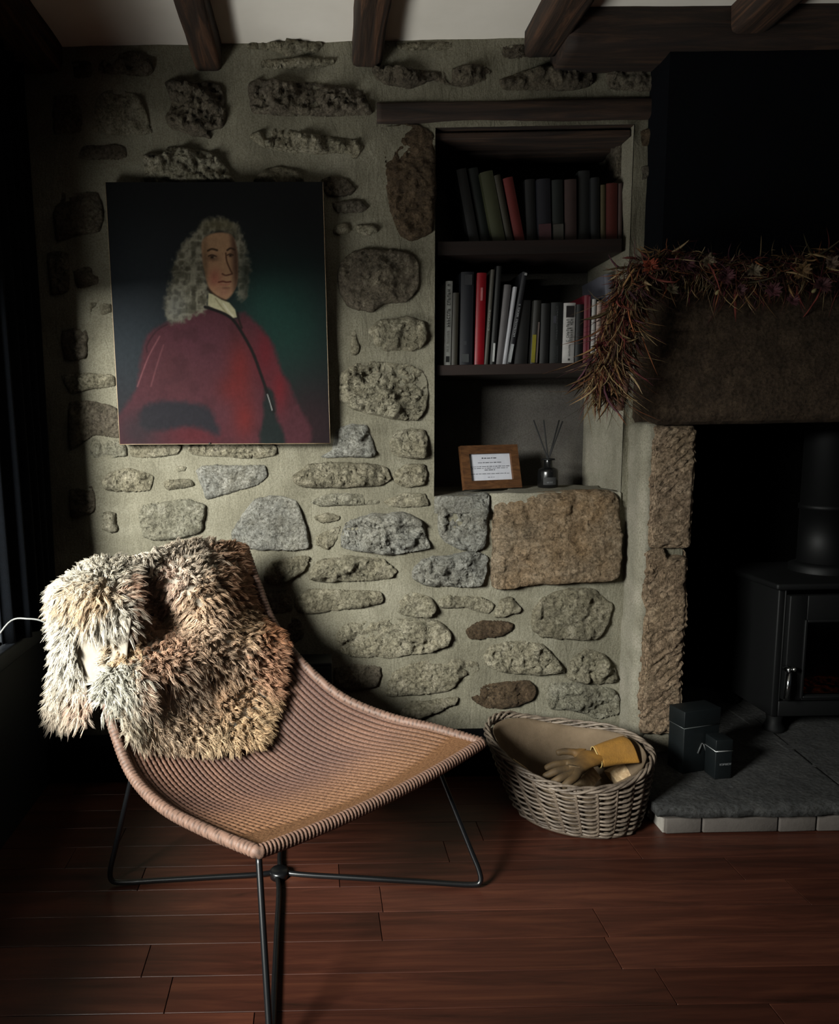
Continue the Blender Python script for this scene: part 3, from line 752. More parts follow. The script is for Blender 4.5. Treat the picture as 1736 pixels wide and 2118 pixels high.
def pmask(poly, soft, curve=True, wob=0.0, seed=1):
    P = np.array(poly, float)
    if curve: P = catmull(P, len(P) * 5, True)
    Q = PX.copy()
    if wob: Q = Q + np.c_[fbm(Q3 * 1.3, 3, seed), fbm(Q3 * 1.3 + 50, 3, seed + 1)] * wob
    out = np.zeros(len(Q)); lo, hi = P.min(0) - soft * 2, P.max(0) + soft * 2
    k = np.where((Q[:, 0] > lo[0]) & (Q[:, 0] < hi[0]) & (Q[:, 1] > lo[1]) & (Q[:, 1] < hi[1]))[0]
    for c in range(0, len(k), 20000):
        kk = k[c:c + 20000]; D, ins = poly_dist(Q[kk], P); sd_ = np.where(ins, D, -D)
        out[kk] = smooth(-soft, soft, sd_)
    return out
def lmask(pts, w, soft=1.5):
    P = catmull(np.array(pts, float), 24) if len(pts) > 2 else np.array(pts, float)
    out = np.zeros(len(PX)); best = np.full(len(PX), 1e9)
    for a, b in zip(P[:-1], P[1:]):
        ab = b - a; t = np.clip(((PX - a) @ ab) / (ab @ ab + 1e-9), 0, 1)
        best = np.minimum(best, np.linalg.norm(PX - (a + t[:, None] * ab), axis=1))
    return smooth(w + soft, max(0, w - soft), best)
def blob(x, y, rx, ry): return np.exp(-(((PX[:, 0] - x) / rx) ** 2 + ((PX[:, 1] - y) / ry) ** 2))
PC = np.zeros((len(PX), 3)) + np.array((24, 26, 28.))
def lay(m, c, k=1.0):
    global PC
    m = np.clip(m * k, 0, 1)[:, None]; PC = PC * (1 - m) + np.array(c, float) * m
lay(blob(270, 700, 120, 210), (50, 58, 64), .9); lay(blob(250, 880, 110, 100), (50, 48, 52), .9)
lay(blob(600, 680, 95, 170), (28, 62, 54), .95); lay(blob(545, 620, 60, 70), (34, 76, 66), .6)
lay(blob(640, 880, 90, 110), (50, 32, 36), .9); lay(blob(450, 370, 320, 80), (14, 15, 16), .9); lay(blob(640, 420, 110, 110), (13, 14, 15), .8)
robe = [(300, 700), (318, 676), (345, 662), (400, 640), (432, 630), (470, 645), (490, 655), (502, 640), (540, 672), (566, 712), (582, 762), (606, 812), (622, 930), (240, 930), (282, 800), (290, 750)]
m = pmask(robe, 7, True, 3)
lay(m, (84, 45, 52))
lay(m * blob(400, 700, 70, 60), (88, 48, 58), .8); lay(m * blob(350, 770, 60, 60), (80, 44, 48), .7)
lay(m * smooth(-.1, .5, fbm(Q3 * 0.35, 3, 5)), (68, 36, 42), .5)
lay(m * blob(497, 755, 26, 60), (116, 38, 36), .8); lay(m * blob(505, 862, 24, 46), (114, 36, 34), .8); lay(m * blob(480, 800, 30, 30), (112, 36, 34), .6)
lay(m * blob(548, 725, 22, 60), (110, 32, 40), .8); lay(m * blob(578, 800, 18, 50), (118, 30, 36), .7)
lay(m * blob(400, 900, 60, 26), (92, 32, 38), .7)
lay(pmask([(300, 836), (360, 826), (425, 838), (446, 868), (452, 900), (400, 880), (330, 890), (290, 880)], 9, True, 4), (36, 38, 44), .9)
lay(blob(285, 890, 46, 46), (46, 44, 48), .7)
lay(pmask([(548, 800), (566, 812), (572, 860), (590, 918), (540, 918), (545, 860)], 6, True, 3), (20, 36, 34), .85)
lay(lmask([(330, 690), (306, 735), (284, 795)], 1.4), (140, 88, 92), .7); lay(lmask([(338, 708), (326, 745), (312, 795)], 1.4), (124, 76, 80), .6)
lay(lmask([(345, 665), (322, 680), (304, 708), (304, 722)], 1.6), (52, 30, 36), .8)
wig = [(398, 482), (420, 456), (450, 447), (482, 458), (503, 490), (514, 540), (514, 590), (500, 616), (492, 590), (490, 520), (470, 478), (432, 482), (420, 510), (424, 560), (430, 600), (428, 632), (398, 648), (366, 662), (344, 655), (342, 620), (352, 580), (360, 540), (376, 505)]
w = pmask(wig, 7, True, 7, 9)
lay(w, (92, 88, 72)); lay(w * smooth(-.5, .8, fbm(Q3 * 0.8, 3, 15, .5, True)), (168, 162, 142), .75)
lay(w * smooth(-.1, .7, fbm(Q3 * 1.0 + 9, 3, 19)), (54, 50, 40), .6); lay(w * blob(362, 630, 26, 40), (120, 122, 122), .45); lay(w * blob(508, 570, 14, 50), (34, 40, 34), .7); lay(w * blob(455, 462, 44, 14), (92, 84, 58), .6)
face = [(418, 496), (432, 482), (458, 477), (480, 484), (489, 508), (492, 545), (490, 580), (480, 603), (466, 614), (448, 608), (432, 590), (424, 560), (418, 525)]
fm = pmask(face, 3)
lay(fm, (178, 138, 104)); lay(fm * blob(446, 497, 24, 14), (158, 124, 92), .6); lay(fm * blob(444, 570, 14, 20), (160, 92, 76), .75)
lay(fm * blob(464, 598, 14, 12), (162, 112, 92), .7); lay(fm * smooth(472, 489, PX[:, 0] - (PX[:, 1] - 540) * 0.06), (78, 54, 42), .9)
lay(fm * blob(424, 535, 7, 50), (92, 70, 48), .6); lay(fm * blob(441, 529, 13, 7), (98, 70, 52), .7)
lay(lmask([(430, 514), (438, 510.5), (449, 513)], 1.9), (52, 36, 26), .9)
lay(lmask([(431, 525), (438, 522.5), (447, 525.5)], 1.1), (48, 32, 26), .9); lay(blob(438.5, 527, 3.6, 2.8), (30, 20, 16), 1.0); lay(blob(444, 527.5, 2.2, 1.6), (168, 140, 116), .7)
lay(lmask([(470, 513), (477, 509), (485, 512)], 1.8), (52, 36, 28), .9); lay(blob(476.5, 524, 3.2, 2.6), (34, 22, 18), 1.0); lay(lmask([(470, 523), (476, 520.5), (482, 523)], 1.0), (50, 34, 28), .8)
lay(lmask([(467, 519), (469, 535), (475, 550), (480, 560)], 1.5), (70, 42, 30), .85); lay(lmask([(462, 525), (464, 542), (469, 555)], 2.2), (182, 140, 106), .55)
lay(lmask([(460, 561), (466, 564), (473, 563), (480, 561)], 1.5), (76, 44, 34), .85)
lay(lmask([(452, 578), (461, 576.5), (468, 578), (477, 577)], 1.5), (92, 42, 36), .95); lay(lmask([(457, 582.5), (466, 583.5), (474, 582)], 1.8), (158, 92, 80), .55); lay(blob(468, 590, 9, 2.6), (104, 66, 52), .6)
lay(lmask([(430, 592), (446, 606), (468, 617)], 2.4), (56, 38, 24), .7)
lay(pmask([(431, 600), (440, 603), (458, 614), (474, 620), (486, 634), (490, 650), (482, 652), (462, 641), (446, 634), (430, 626)], 1.6, False), (196, 188, 152))
lay(lmask([(462, 622), (470, 634), (482, 648)], 1.3), (222, 216, 190), .8); lay(lmask([(446, 612), (456, 626), (468, 640)], 1.0), (142, 134, 100), .7)
lay(lmask([(424, 629), (446, 636), (468, 645), (484, 658), (500, 682), (522, 722), (538, 765), (552, 806), (566, 848)], 3.0), (24, 20, 20), .95)
lay(lmask([(491, 640), (494, 655), (500, 672)], 2.0), (34, 24, 22), .9); lay(lmask([(553, 812), (558, 828), (563, 846)], 0.9, 1.0), (190, 190, 186), .9)
PC += fbm(np.c_[PX[:, 0] / 2.2, PX[:, 1] / 5, np.zeros(len(PX))], 2, 3)[:, None] * 3.0
PCl = np.clip(np.where(PC / 255 <= .04045, PC / 255 / 12.92, ((np.clip(PC, 0, 255) / 255 + .055) / 1.055) ** 2.4), 0.0008, 1) * 0.38
M['canvas'] = vcol_mat('oil_paint', 0.8, 0.10, 0.15, 420)
mesh('painted_canvas', PV, [tuple(reversed(q)) for q in grid_faces(gx, gy)][::1], M['canvas'], pt, True, PCl)
M['canvas_edge'] = plain('dark_canvas_edge', (58, 46, 38), 0.8, nscale=90, bmp=.2)
ed = MB()
for (p, q) in ((c_tl, c_tr), (c_tr, c_br), (c_br, c_bl), (c_bl, c_tl)):
    off = np.array([0, 0.026, 0]); ed.add([p, q, q + off, p + off], [(0, 1, 2, 3)])
ed.obj('canvas_edge', M['canvas_edge'], pt, False)
M['gilt'] = plain('worn_gilt_edge', (132, 112, 86), 0.45, 0.2, nscale=120)
for (p, q) in ((c_tr, c_br), (c_br, c_bl), (c_bl, c_tl)):
    v, f = tube([p + (q - p) * k / 12 + np.array([0, 0.001, 0]) for k in range(13)], 0.0013, 6); mesh('edge_strip', v, f, M['gilt'], pt)
st_ = MB(); o_ = np.array([0, 0.004, 0]); o2 = np.array([0, 0.024, 0])
for (p, q, inn_) in ((c_tl, c_tr, (0, 0, -.04)), (c_bl, c_br, (0, 0, .04)), (c_tl, c_bl, (.04, 0, 0)), (c_tr, c_br, (-.04, 0, 0))):
    i_ = np.array(inn_)
    st_.add([p + o_, q + o_, q + i_ + o_, p + i_ + o_, p + o2, q + o2, q + i_ + o2, p + i_ + o2], [(0, 1, 2, 3), (7, 6, 5, 4), (0, 4, 5, 1), (2, 6, 7, 3), (1, 5, 6, 2), (0, 3, 7, 4)])
st_.obj('stretcher', M['canvas_edge'], pt, False)
v, f = lathe([(0, 0), (.003, 0), (.003, .003), (0, .004)], (0, 0, 0), 10)
nl = onY(434, 917, PY); mesh('tack', place(v, nl + np.array([0, -0.001, 0]), rx=math.pi / 2), f, M['steel'], pt)

# ================================================================== SHELVES
SZ = []
shl = ['upper dark wooden shelf in the stone niche', 'lower dark wooden shelf in the stone niche']
for k, (py, th) in enumerate(((499, 0.038), (753, 0.030))):
    z = float(onY(1080, py, 0.035)[2]); SZ.append(z)
    v, f = bbox((NX1 - NX0 - 0.024, ND - 0.034, th), 0.002)
    o = mesh('shelf', place(v, ((NX0 + NX1) / 2, 0.022 + (ND - 0.034) / 2, z - th)), f, M['shelf'], None, False)
    tag(o, shl[k], 'shelf', 'niche shelves')
# ================================================================== BOOKS
BM = {}
def book_mat(c, rough=0.6):
    key = (c, rough); c = tuple(int(x * .74) for x in c)
    if key not in BM:
        BM[key] = plain('book_cover_%d_%d_%d' % c, c, rough, c2=tuple(int(x * .9) for x in c), nscale=60, spec=0.4)
    return BM[key]
M['pages'] = plain('book_pages', (160, 150, 130), 0.9, c2=(176, 166, 144), nscale=300, spec=0.1)
def glyphs(rnd, w, h, n, rows=1):
    """unreadable spine lettering: n little letter-like marks along local z, in the plane y=0"""
    mb = MB(); step = h / n
    for r in range(rows):
        x0 = -w / 2 + w * r / rows; lw = w / rows * 0.78
        for k in range(n):
            if rnd.random() < 0.1: continue
            z0 = k * step; hh = step * 0.72; t = min(lw, hh) * 0.24
            kind = rnd.randrange(4)
            mb.box((x0, -.0003, z0), (x0 + lw, 0, z0 + t))
            if kind in (0, 2): mb.box((x0, -.0003, z0 + hh - t), (x0 + lw, 0, z0 + hh))
            if kind in (0, 1): mb.box((x0, -.0003, z0), (x0 + t, 0, z0 + hh))
            if kind in (1, 3): mb.box((x0 + lw - t, -.0003, z0), (x0 + lw, 0, z0 + hh))
            if kind in (2, 3): mb.box((x0 + lw / 2 - t / 2, -.0003, z0), (x0 + lw / 2 + t / 2, 0, z0 + hh))
    return mb
rb = random.Random(21)
def book(shelf, bl, br, tl, tr, top, col, label, Y=0.05, depth=0.17, cat='book', deco=None, rough=0.6):
    """bl/br = spine foot in px, tl/tr = spine head in px, top = py of the head"""
    z0 = SZ[shelf]; base_py = (499, 753)[shelf]
    a = onY((bl + br) / 2, base_py, Y); b = onY((tl + tr) / 2, top, Y)
    w = max(0.005, float(onY(br, base_py, Y)[0] - onY(bl, base_py, Y)[0])); h = float(b[2]) - z0
    lean = math.atan2(float(b[0] - a[0]), h); h = h / math.cos(lean)
    root = thing('book', (a[0], Y, z0), label, cat, 'books on the %s shelf' % ('upper', 'lower')[shelf])
    lift = abs(math.sin(lean)) * w / 2
    def pl(v): return place(v, np.array([a[0], Y, z0 + lift + 0.0004]), 0, 0, lean)
    col = tuple(int(x * (.78, 1)[shelf]) for x in col); cm = book_mat(col, rough); th = min(0.0022, w * 0.2)  # upper-shelf covers darkened in colour for the dimmer light up there
    sp = MB(); n = 7                                   # rounded spine plus two boards
    pr = [(-w / 2 + w * k / (n - 1), -0.0035 * math.sin(math.pi * k / (n - 1)) * min(1, w / .02)) for k in range(n)]
    vv = [(x, y, 0) for x, y in pr] + [(x, y, h) for x, y in pr]
    sp.add(vv, [(k, k + 1, n + k + 1, n + k) for k in range(n - 1)])
    o = mesh('spine', pl(sp.v), sp.f, cm, root)
    for s in (-1, 1):
        q = MB().box((s * w / 2 - (th if s > 0 else 0), 0, 0), (s * w / 2 + (0 if s > 0 else th), depth, h))
        mesh('cover', pl(q.v), q.f, cm, root, False)
    q = MB().box((-w / 2 + th, 0.0005, 0.003), (w / 2 - th, depth - 0.004, h - 0.003))
    mesh('pages', pl(q.v), q.f, M['pages'], root, False)
    if deco:
        for (kind, x0, x1, f0, f1, dc, extra) in deco:
            dm = book_mat(dc)
            if kind == 'band':
                q = MB(); q.box((-w / 2 + w * x0, -0.0046 * min(1, w / .02), h * f0), (-w / 2 + w * x1, -0.0012, h * f1))
                mesh('spine_panel', pl(q.v), q.f, dm, root, False)
            else:
                g = glyphs(rb, w * (x1 - x0), h * (f1 - f0), extra[0], extra[1])
                gv = np.array(g.v) + np.array([w * (x0 + x1) / 2 - w / 2, -0.0052 * min(1, w / .02), h * f0])
                mesh('spine_lettering', pl(gv), g.f, dm, root, False)
    return root
WHT, INK = (206, 208, 200), (44, 44, 42)
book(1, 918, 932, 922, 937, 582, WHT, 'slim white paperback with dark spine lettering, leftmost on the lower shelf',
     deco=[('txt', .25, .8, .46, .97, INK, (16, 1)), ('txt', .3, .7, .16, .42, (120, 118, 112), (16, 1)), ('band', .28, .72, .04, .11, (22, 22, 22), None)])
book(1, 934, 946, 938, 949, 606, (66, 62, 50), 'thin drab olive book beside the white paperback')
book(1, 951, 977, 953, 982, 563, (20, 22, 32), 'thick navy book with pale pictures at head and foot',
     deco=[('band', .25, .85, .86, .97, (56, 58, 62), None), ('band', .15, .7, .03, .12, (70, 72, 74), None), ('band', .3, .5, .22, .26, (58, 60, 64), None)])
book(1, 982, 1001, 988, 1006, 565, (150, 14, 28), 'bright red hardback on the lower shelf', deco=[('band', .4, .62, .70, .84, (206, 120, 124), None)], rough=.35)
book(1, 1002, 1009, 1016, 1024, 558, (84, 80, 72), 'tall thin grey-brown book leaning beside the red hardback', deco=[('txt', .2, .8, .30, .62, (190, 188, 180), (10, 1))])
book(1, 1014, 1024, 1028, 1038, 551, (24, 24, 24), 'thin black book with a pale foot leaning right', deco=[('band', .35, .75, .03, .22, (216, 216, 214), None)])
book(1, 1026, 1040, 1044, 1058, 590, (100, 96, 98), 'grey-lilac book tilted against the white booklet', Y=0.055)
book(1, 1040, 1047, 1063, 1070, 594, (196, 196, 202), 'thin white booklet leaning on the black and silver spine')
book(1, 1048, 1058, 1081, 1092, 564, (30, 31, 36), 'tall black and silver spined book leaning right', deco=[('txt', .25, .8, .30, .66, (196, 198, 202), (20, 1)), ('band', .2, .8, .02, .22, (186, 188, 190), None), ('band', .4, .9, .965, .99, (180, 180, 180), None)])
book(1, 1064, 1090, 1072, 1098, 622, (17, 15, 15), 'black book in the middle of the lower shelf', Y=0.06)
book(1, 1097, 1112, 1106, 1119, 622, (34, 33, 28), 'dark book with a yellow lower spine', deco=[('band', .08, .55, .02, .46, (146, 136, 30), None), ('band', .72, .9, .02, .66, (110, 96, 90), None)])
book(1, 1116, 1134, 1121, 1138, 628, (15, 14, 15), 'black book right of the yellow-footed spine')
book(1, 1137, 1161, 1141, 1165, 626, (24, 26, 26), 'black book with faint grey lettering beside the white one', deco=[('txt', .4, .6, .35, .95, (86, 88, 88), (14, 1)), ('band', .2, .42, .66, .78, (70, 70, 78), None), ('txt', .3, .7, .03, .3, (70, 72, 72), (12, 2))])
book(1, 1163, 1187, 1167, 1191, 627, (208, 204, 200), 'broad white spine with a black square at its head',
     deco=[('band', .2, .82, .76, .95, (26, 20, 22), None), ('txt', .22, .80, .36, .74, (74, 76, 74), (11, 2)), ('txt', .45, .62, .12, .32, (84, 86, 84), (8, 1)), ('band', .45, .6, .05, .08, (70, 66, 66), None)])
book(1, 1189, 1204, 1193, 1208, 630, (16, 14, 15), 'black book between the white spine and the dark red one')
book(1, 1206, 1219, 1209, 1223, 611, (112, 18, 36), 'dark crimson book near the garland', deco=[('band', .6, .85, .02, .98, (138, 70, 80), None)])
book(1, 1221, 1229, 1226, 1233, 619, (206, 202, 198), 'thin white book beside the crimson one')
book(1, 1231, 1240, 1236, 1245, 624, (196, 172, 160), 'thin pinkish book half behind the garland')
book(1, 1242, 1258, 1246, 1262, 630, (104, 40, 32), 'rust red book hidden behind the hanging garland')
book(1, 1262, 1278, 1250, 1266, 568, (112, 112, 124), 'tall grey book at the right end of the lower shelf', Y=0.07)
# upper shelf
book(0, 972, 992, 944, 964, 352, (30, 33, 34), 'dark grey book leaning left, first on the upper shelf', Y=.06)
book(0, 996, 1016, 968, 988, 350, (22, 34, 30), 'dark green book leaning left on the upper shelf', Y=.07)
book(0, 1020, 1046, 992, 1020, 358, (84, 88, 56), 'olive green leaning hardback on the upper shelf')
book(0, 1049, 1062, 1022, 1035, 364, (70, 62, 44), 'drab brown leaning book beside the olive hardback', Y=.05)
book(0, 1066, 1086, 1041, 1060, 370, (140, 36, 30), 'red leaning book on the upper shelf')
book(0, 1090, 1110, 1086, 1106, 372, (18, 18, 22), 'black upright book next to the red leaning one', Y=.06)
book(0, 1114, 1141, 1111, 1138, 371, (30, 32, 44), 'navy book with a mauve foot on the upper shelf', deco=[('band', .04, .96, .02, .28, (86, 52, 58), None)])
book(0, 1144, 1166, 1142, 1164, 373, (32, 40, 36), 'bottle green book with a grey foot on the upper shelf', deco=[('band', .04, .96, .02, .28, (84, 80, 74), None)])
book(0, 1169, 1193, 1169, 1192, 372, (92, 66, 62), 'mauve brown book on the upper shelf')
book(0, 1197, 1220, 1197, 1220, 354, (34, 38, 38), 'tall dark slate book on the upper shelf', Y=.06)
book(0, 1223, 1240, 1223, 1240, 368, (28, 30, 34), 'blackish book right of the slate one')
book(0, 1243, 1253, 1243, 1253, 383, (108, 94, 58), 'thin ochre book near the right end of the upper shelf')
book(0, 1254, 1277, 1255, 1277, 380, (122, 42, 30), 'rust red book at the right of the upper shelf')
book(0, 1279, 1287, 1280, 1288, 380, (112, 84, 80), 'slim mauve booklet, last on the upper shelf')

# ================================================================== FRAMED CARD
FD = 2.13
b0, b1 = at(957, 1022, FD), at(1075, 1007, FD + 0.05)
zb_ = NZ0 + 0.0075
b0[2] = b1[2] = zb_
wv = b1 - b0; fw = float(np.linalg.norm(wv)); ex = wv / fw
fh = float(at(945, 922, FD + .02)[2]) - zb_
tilt_ = math.radians(14)
nrm_ = np.array([ex[1], -ex[0], 0]); up_ = np.array([0, 0, 1]) * math.cos(tilt_) - nrm_ * math.sin(tilt_)
out_ = np.cross(ex, up_); out_ = out_ / np.linalg.norm(out_)
if out_[1] > 0: out_ = -out_
fr0 = thing('photo_frame', ((b0 + b1) / 2), 'small oak photo frame with a printed white card on the niche sill', 'photo frame')
def L3(x, y, z): return b0 + ex * x + up_ * z + out_ * y
def lbox(x0, x1, z0, z1, y0, y1):
    return [L3(x, y, z) for z in (z0, z1) for (x, y) in ((x0, y1), (x1, y1), (x1, y0), (x0, y0))], [(3, 2, 1, 0), (4, 5, 6, 7), (0, 1, 5, 4), (1, 2, 6, 5), (2, 3, 7, 6), (3, 0, 4, 7)]
bw = fw * 0.135
for (x0, x1, z0, z1) in ((0, fw, fh - bw, fh), (0, fw, 0, bw), (0, bw, bw, fh - bw), (fw - bw, fw, bw, fh - bw)):
    v, f = lbox(x0, x1, z0, z1, 0.0, 0.016); mesh('frame_rail', v, f, M['oak'], fr0, False)
v, f = lbox(bw * .9, fw - bw * .9, bw * .9, fh - bw * .9, 0.001, 0.007); card = mesh('printed_card', v, f, M['paper'], fr0, False)
iw, ih = fw - 2 * bw, fh - 2 * bw
def line(name, cx, wd, z, th): 
    v, f = lbox(bw + iw * (cx - wd / 2), bw + iw * (cx + wd / 2), bw + ih * z, bw + ih * (z + th), 0.007, 0.0074); mesh(name, v, f, M['ink'], card, False)
def words(z, x0, x1, th, seed):
    r = random.Random(seed); x = x0
    while x < x1 - .02:
        w_ = min(r.uniform(.03, .11), x1 - x); line('print_line', x + w_ / 2, w_, z + r.uniform(-.002, .002), th * r.uniform(.6, 1)); x += w_ + .018
words(.83, .32, .67, .042, 1); words(.665, .22, .78, .03, 2); words(.52, .03, .97, .024, 3); words(.455, .05, .93, .022, 4); words(.385, .36, .62, .026, 5); words(.25, .03, .97, .022, 6); words(.12, .42, .62, .02, 7)
v = [L3(fw * .42, -.002, fh * .8), L3(fw * .58, -.002, fh * .8), L3(fw * .6, 0, 0.0) - out_ * .06, L3(fw * .4, 0, 0.0) - out_ * .06]
v[2][2] = v[3][2] = zb_ + .0005
v = np.array(v); v = np.vstack([v, v - np.array([0, .003, 0])]); mesh('easel_back', v, [(0, 1, 2, 3), (7, 6, 5, 4), (0, 4, 5, 1), (1, 5, 6, 2), (2, 6, 7, 3), (3, 7, 4, 0)], M['ink'], fr0, False)

# ================================================================== REED DIFFUSER
rd = at(1133, 1004, 2.19); rd[2] = zb_
rs = 0.031
df = thing('reed_diffuser', rd, 'black glass reed diffuser with four black sticks on the niche sill', 'diffuser')
hB = float(at(1133, 968, 2.19)[2]) - zb_; hN = float(at(1133, 948, 2.19)[2]) - zb_
v, f = lathe([(0, 0), (rs * .9, 0), (rs, .003), (rs, hB - .012), (rs * .93, hB - .004), (rs * .7, hB), (rs * .42, hB + .003), (rs * .40, hN - .004)], rd, 40)
mesh('bottle', v, f, M['glass_black'], df)
v, f = lathe([(rs * .40, hN - .005), (rs * .66, hN - .005), (rs * .66, hN - .001), (rs * .34, hN), (rs * .3, hN - .01)], rd, 32); mesh('collar', v, f, M['black_iron'], df)
v = []; 
for zz in (.010, hB * .55):
    for k in range(9):
        t = -math.pi / 2 - .1 + (k / 8 - .5) * 1.3; v.append(rd + np.array([(rs + .0006) * math.cos(t), (rs + .0006) * math.sin(t), zz]))
lab = mesh('bottle_label', v, grid_faces(9, 2), plain('dark_label', (36, 36, 36), .8), df)
g = glyphs(random.Random(5), .006, .022, 8, 1); gv = np.array(g.v); gv = np.c_[gv[:, 2] - .011, gv[:, 1], gv[:, 0]]
mesh('label_print', gv + rd + np.array([-.002, -rs - .0008, hB * .3]), g.f, M['grey_print'], lab, False)
for (tx, ty, dx) in ((1104, 869, .012), (1125, 869, -.02), (1157, 869, .015), (1164, 871, -.01)):
    tp = at(tx, ty, 2.19 + dx); lo_ = rd + np.array([-(tp[0] - rd[0]) * .28, -dx * .3, .01])
    mid = rd + (tp - rd) * 0.0 + np.array([(tp[0] - rd[0]) * .05, 0, hN])
    v, f = tube([lo_, mid, tp], .0022, 8); mesh('reed', v, f, M['reed'], df)

# ================================================================== HEARTH
HX0 = float(onZ(1376, 1678, HZ)[0]); HY0 = float(onZ(1500, 1672, HZ)[1])
he = thing('hearth', (1.6, HY0 + .15, 0), 'raised slate hearth with a pale brick front', 'hearth')
MB().box((HX0 + .012, HY0 + .022, 0), (2.3, BY - .002, HZ - .022)).box((OX0 + .004, BY - .002, 0), (1.89, .41, HZ - .022)).obj('hearth_core', M['hearth_mortar'], he, False)
# brick course, joints measured off the photo
jx = [float(onY(px, 1715, HY0 + .012)[0]) for px in (1376, 1453, 1611, 1690)]
jx = [jx[0]] + jx[1:] + [jx[3] + .19, jx[3] + .38, jx[3] + .58]
zt = float(onY(1600, 1689, HY0 + .012)[2])
for a, b in zip(jx[:-1], jx[1:]):
    v, f = bbox((b - a - .005, .05, zt - .004), .003); v = v + fbm(v * 40, 2, int(a * 100))[:, None] * .0015
    mesh('brick', place(v, ((a + b) / 2, HY0 + .037, .002)), f, M['hearth_brick'], he)
for k in range(2):
    v, f = bbox((.17, .05, zt - .004), .003); mesh('brick', place(v, (HX0 + .03, HY0 + .16 + .18 * k, .002), math.pi / 2), f, M['hearth_brick'], he)
v, f = bbox((1.3, .04, HZ - .022 - zt), .002); mesh('mortar_bed', place(v, (HX0 + .65, HY0 + .036, zt)), f, M['hearth_mortar'], he)
def slab(x0f, x0b, x1f, x1b, seed):
    """slate flag with a riven front edge; x at the front and back"""
    n, m_ = 60, 24; V = []; ylo, yhi = HY0, .40
    for lay_ in (1, 0):
        for j in range(m_):
            t = j / (m_ - 1)
            for i in range(n):
                s = i / (n - 1); y = ylo + (yhi - ylo) * t; x = ((x0f if y < BY - .003 else max(x0f, OX0 + .006))) * (1 - s) + (min(x1f * (1 - t) + x1b * t, 2.3 if y < BY - .003 else 1.888)) * s
                ed_ = max(0, 1 - t * 14); z = HZ - (.022 if not lay_ else 0)
                p = np.array([[x * 18, y * 18, lay_ * 3.1]])
                y += ed_ * (float(fbm(p * 1.4, 4, seed)[0]) * .012 + (.006 if lay_ else -.002))
                if lay_: z += float(fbm(p * .6, 3, seed + 3)[0]) * .0012 - ed_ ** 3 * abs(float(fbm(p * 2, 3, seed + 5)[0])) * .008
                V.append((x, y, z))
    F = grid_faces(n, m_) + [tuple(reversed([q + n * m_ for q in f])) for f in grid_faces(n, m_)]
    N = n * m_
    for i in range(n - 1): F += [(i + 1, i, N + i, N + i + 1), ((m_ - 1) * n + i, (m_ - 1) * n + i + 1, N + (m_ - 1) * n + i + 1, N + (m_ - 1) * n + i)]
    for j in range(m_ - 1): F += [(j * n, (j + 1) * n, N + (j + 1) * n, N + j * n), ((j + 1) * n + n - 1, j * n + n - 1, N + j * n + n - 1, N + (j + 1) * n + n - 1)]
    o = mesh('slate_slab', V, F, M['slate'], he); return o
ja, jb = onZ(1650, 1553, HZ), onZ(1736, 1621, HZ)
sl = (ja[0] - jb[0]) / (ja[1] - jb[1]); jf = float(jb[0] + sl * (HY0 - jb[1])); jk = float(ja[0] + sl * (.40 - ja[1]))
slab(HX0 - .012, HX0 - .02, jf - .003, jk - .003, 3); slab(jf + .003, jk + .003, 2.3, 2.3, 9)

# ================================================================== WOOD STOVE
SYF = 0.0
sx0 = float(onY(1604, 1350, SYF)[0]); scx = float(onY(1702, 1150, SYF + .15)[0]); sw = 2 * (scx - sx0); sdp = .30
szt = float(onY(1640, 1205, SYF)[2]); szb = HZ + .055
sv = thing('wood_stove', (scx, SYF + sdp / 2, HZ), 'black cast iron wood stove with a glass door in the fireplace', 'stove')
def sbox(name, x0, x1, y0, y1, z0, z1, mat, par=sv, bev=.004):
    v, f = bbox((x1 - x0, y1 - y0, z1 - z0), bev); return mesh(name, place(v, ((x0 + x1) / 2, (y0 + y1) / 2, z0)), f, mat, par)
t_ = .02; I = M['black_iron']
sbox('side_panel', sx0, sx0 + t_, SYF, SYF + sdp, szb, szt - .02, I); sbox('side_panel', sx0 + sw - t_, sx0 + sw, SYF, SYF + sdp, szb, szt - .02, I)
sbox('back_panel', sx0 + t_, sx0 + sw - t_, SYF + sdp - t_, SYF + sdp, szb, szt - .02, I); sbox('bottom_panel', sx0 + t_, sx0 + sw - t_, SYF, SYF + sdp - t_, szb, szb + .05, I)
sbox('top_plate', sx0 - .018, sx0 + sw + .018, SYF - .018, SYF + sdp + .01, szt - .02, szt, I, bev=.006)
dz0, dz1 = szb + .06, szt - .035; dx0, dx1 = float(onY(1618, 1350, SYF)[0]), sx0 + sw - (float(onY(1618, 1350, SYF)[0]) - sx0)
gx0 = float(onY(1654, 1350, SYF)[0]); gx1 = sx0 + sw - (gx0 - sx0); gz0, gz1 = float(onY(1690, 1432, SYF)[2]), float(onY(1690, 1282, SYF)[2])
sbox('front_frame', sx0 + t_, dx0, SYF - .002, SYF + .02, szb + .05, szt - .02, I); sbox('front_frame', dx1, sx0 + sw - t_, SYF - .002, SYF + .02, szb + .05, szt - .02, I)
dr = MB(); dy0, dy1 = SYF - .022, SYF - .002
for (a, b, c, d) in ((dx0, gx0, dz0, dz1), (gx1, dx1, dz0, dz1), (gx0, gx1, dz0, gz0), (gx0, gx1, gz1, dz1)):
    v, f = bbox((b - a, dy1 - dy0, d - c), .003); dr.add(place(v, ((a + b) / 2, (dy0 + dy1) / 2, c)), f)
door = dr.obj('door', I, sv)
bd = MB()
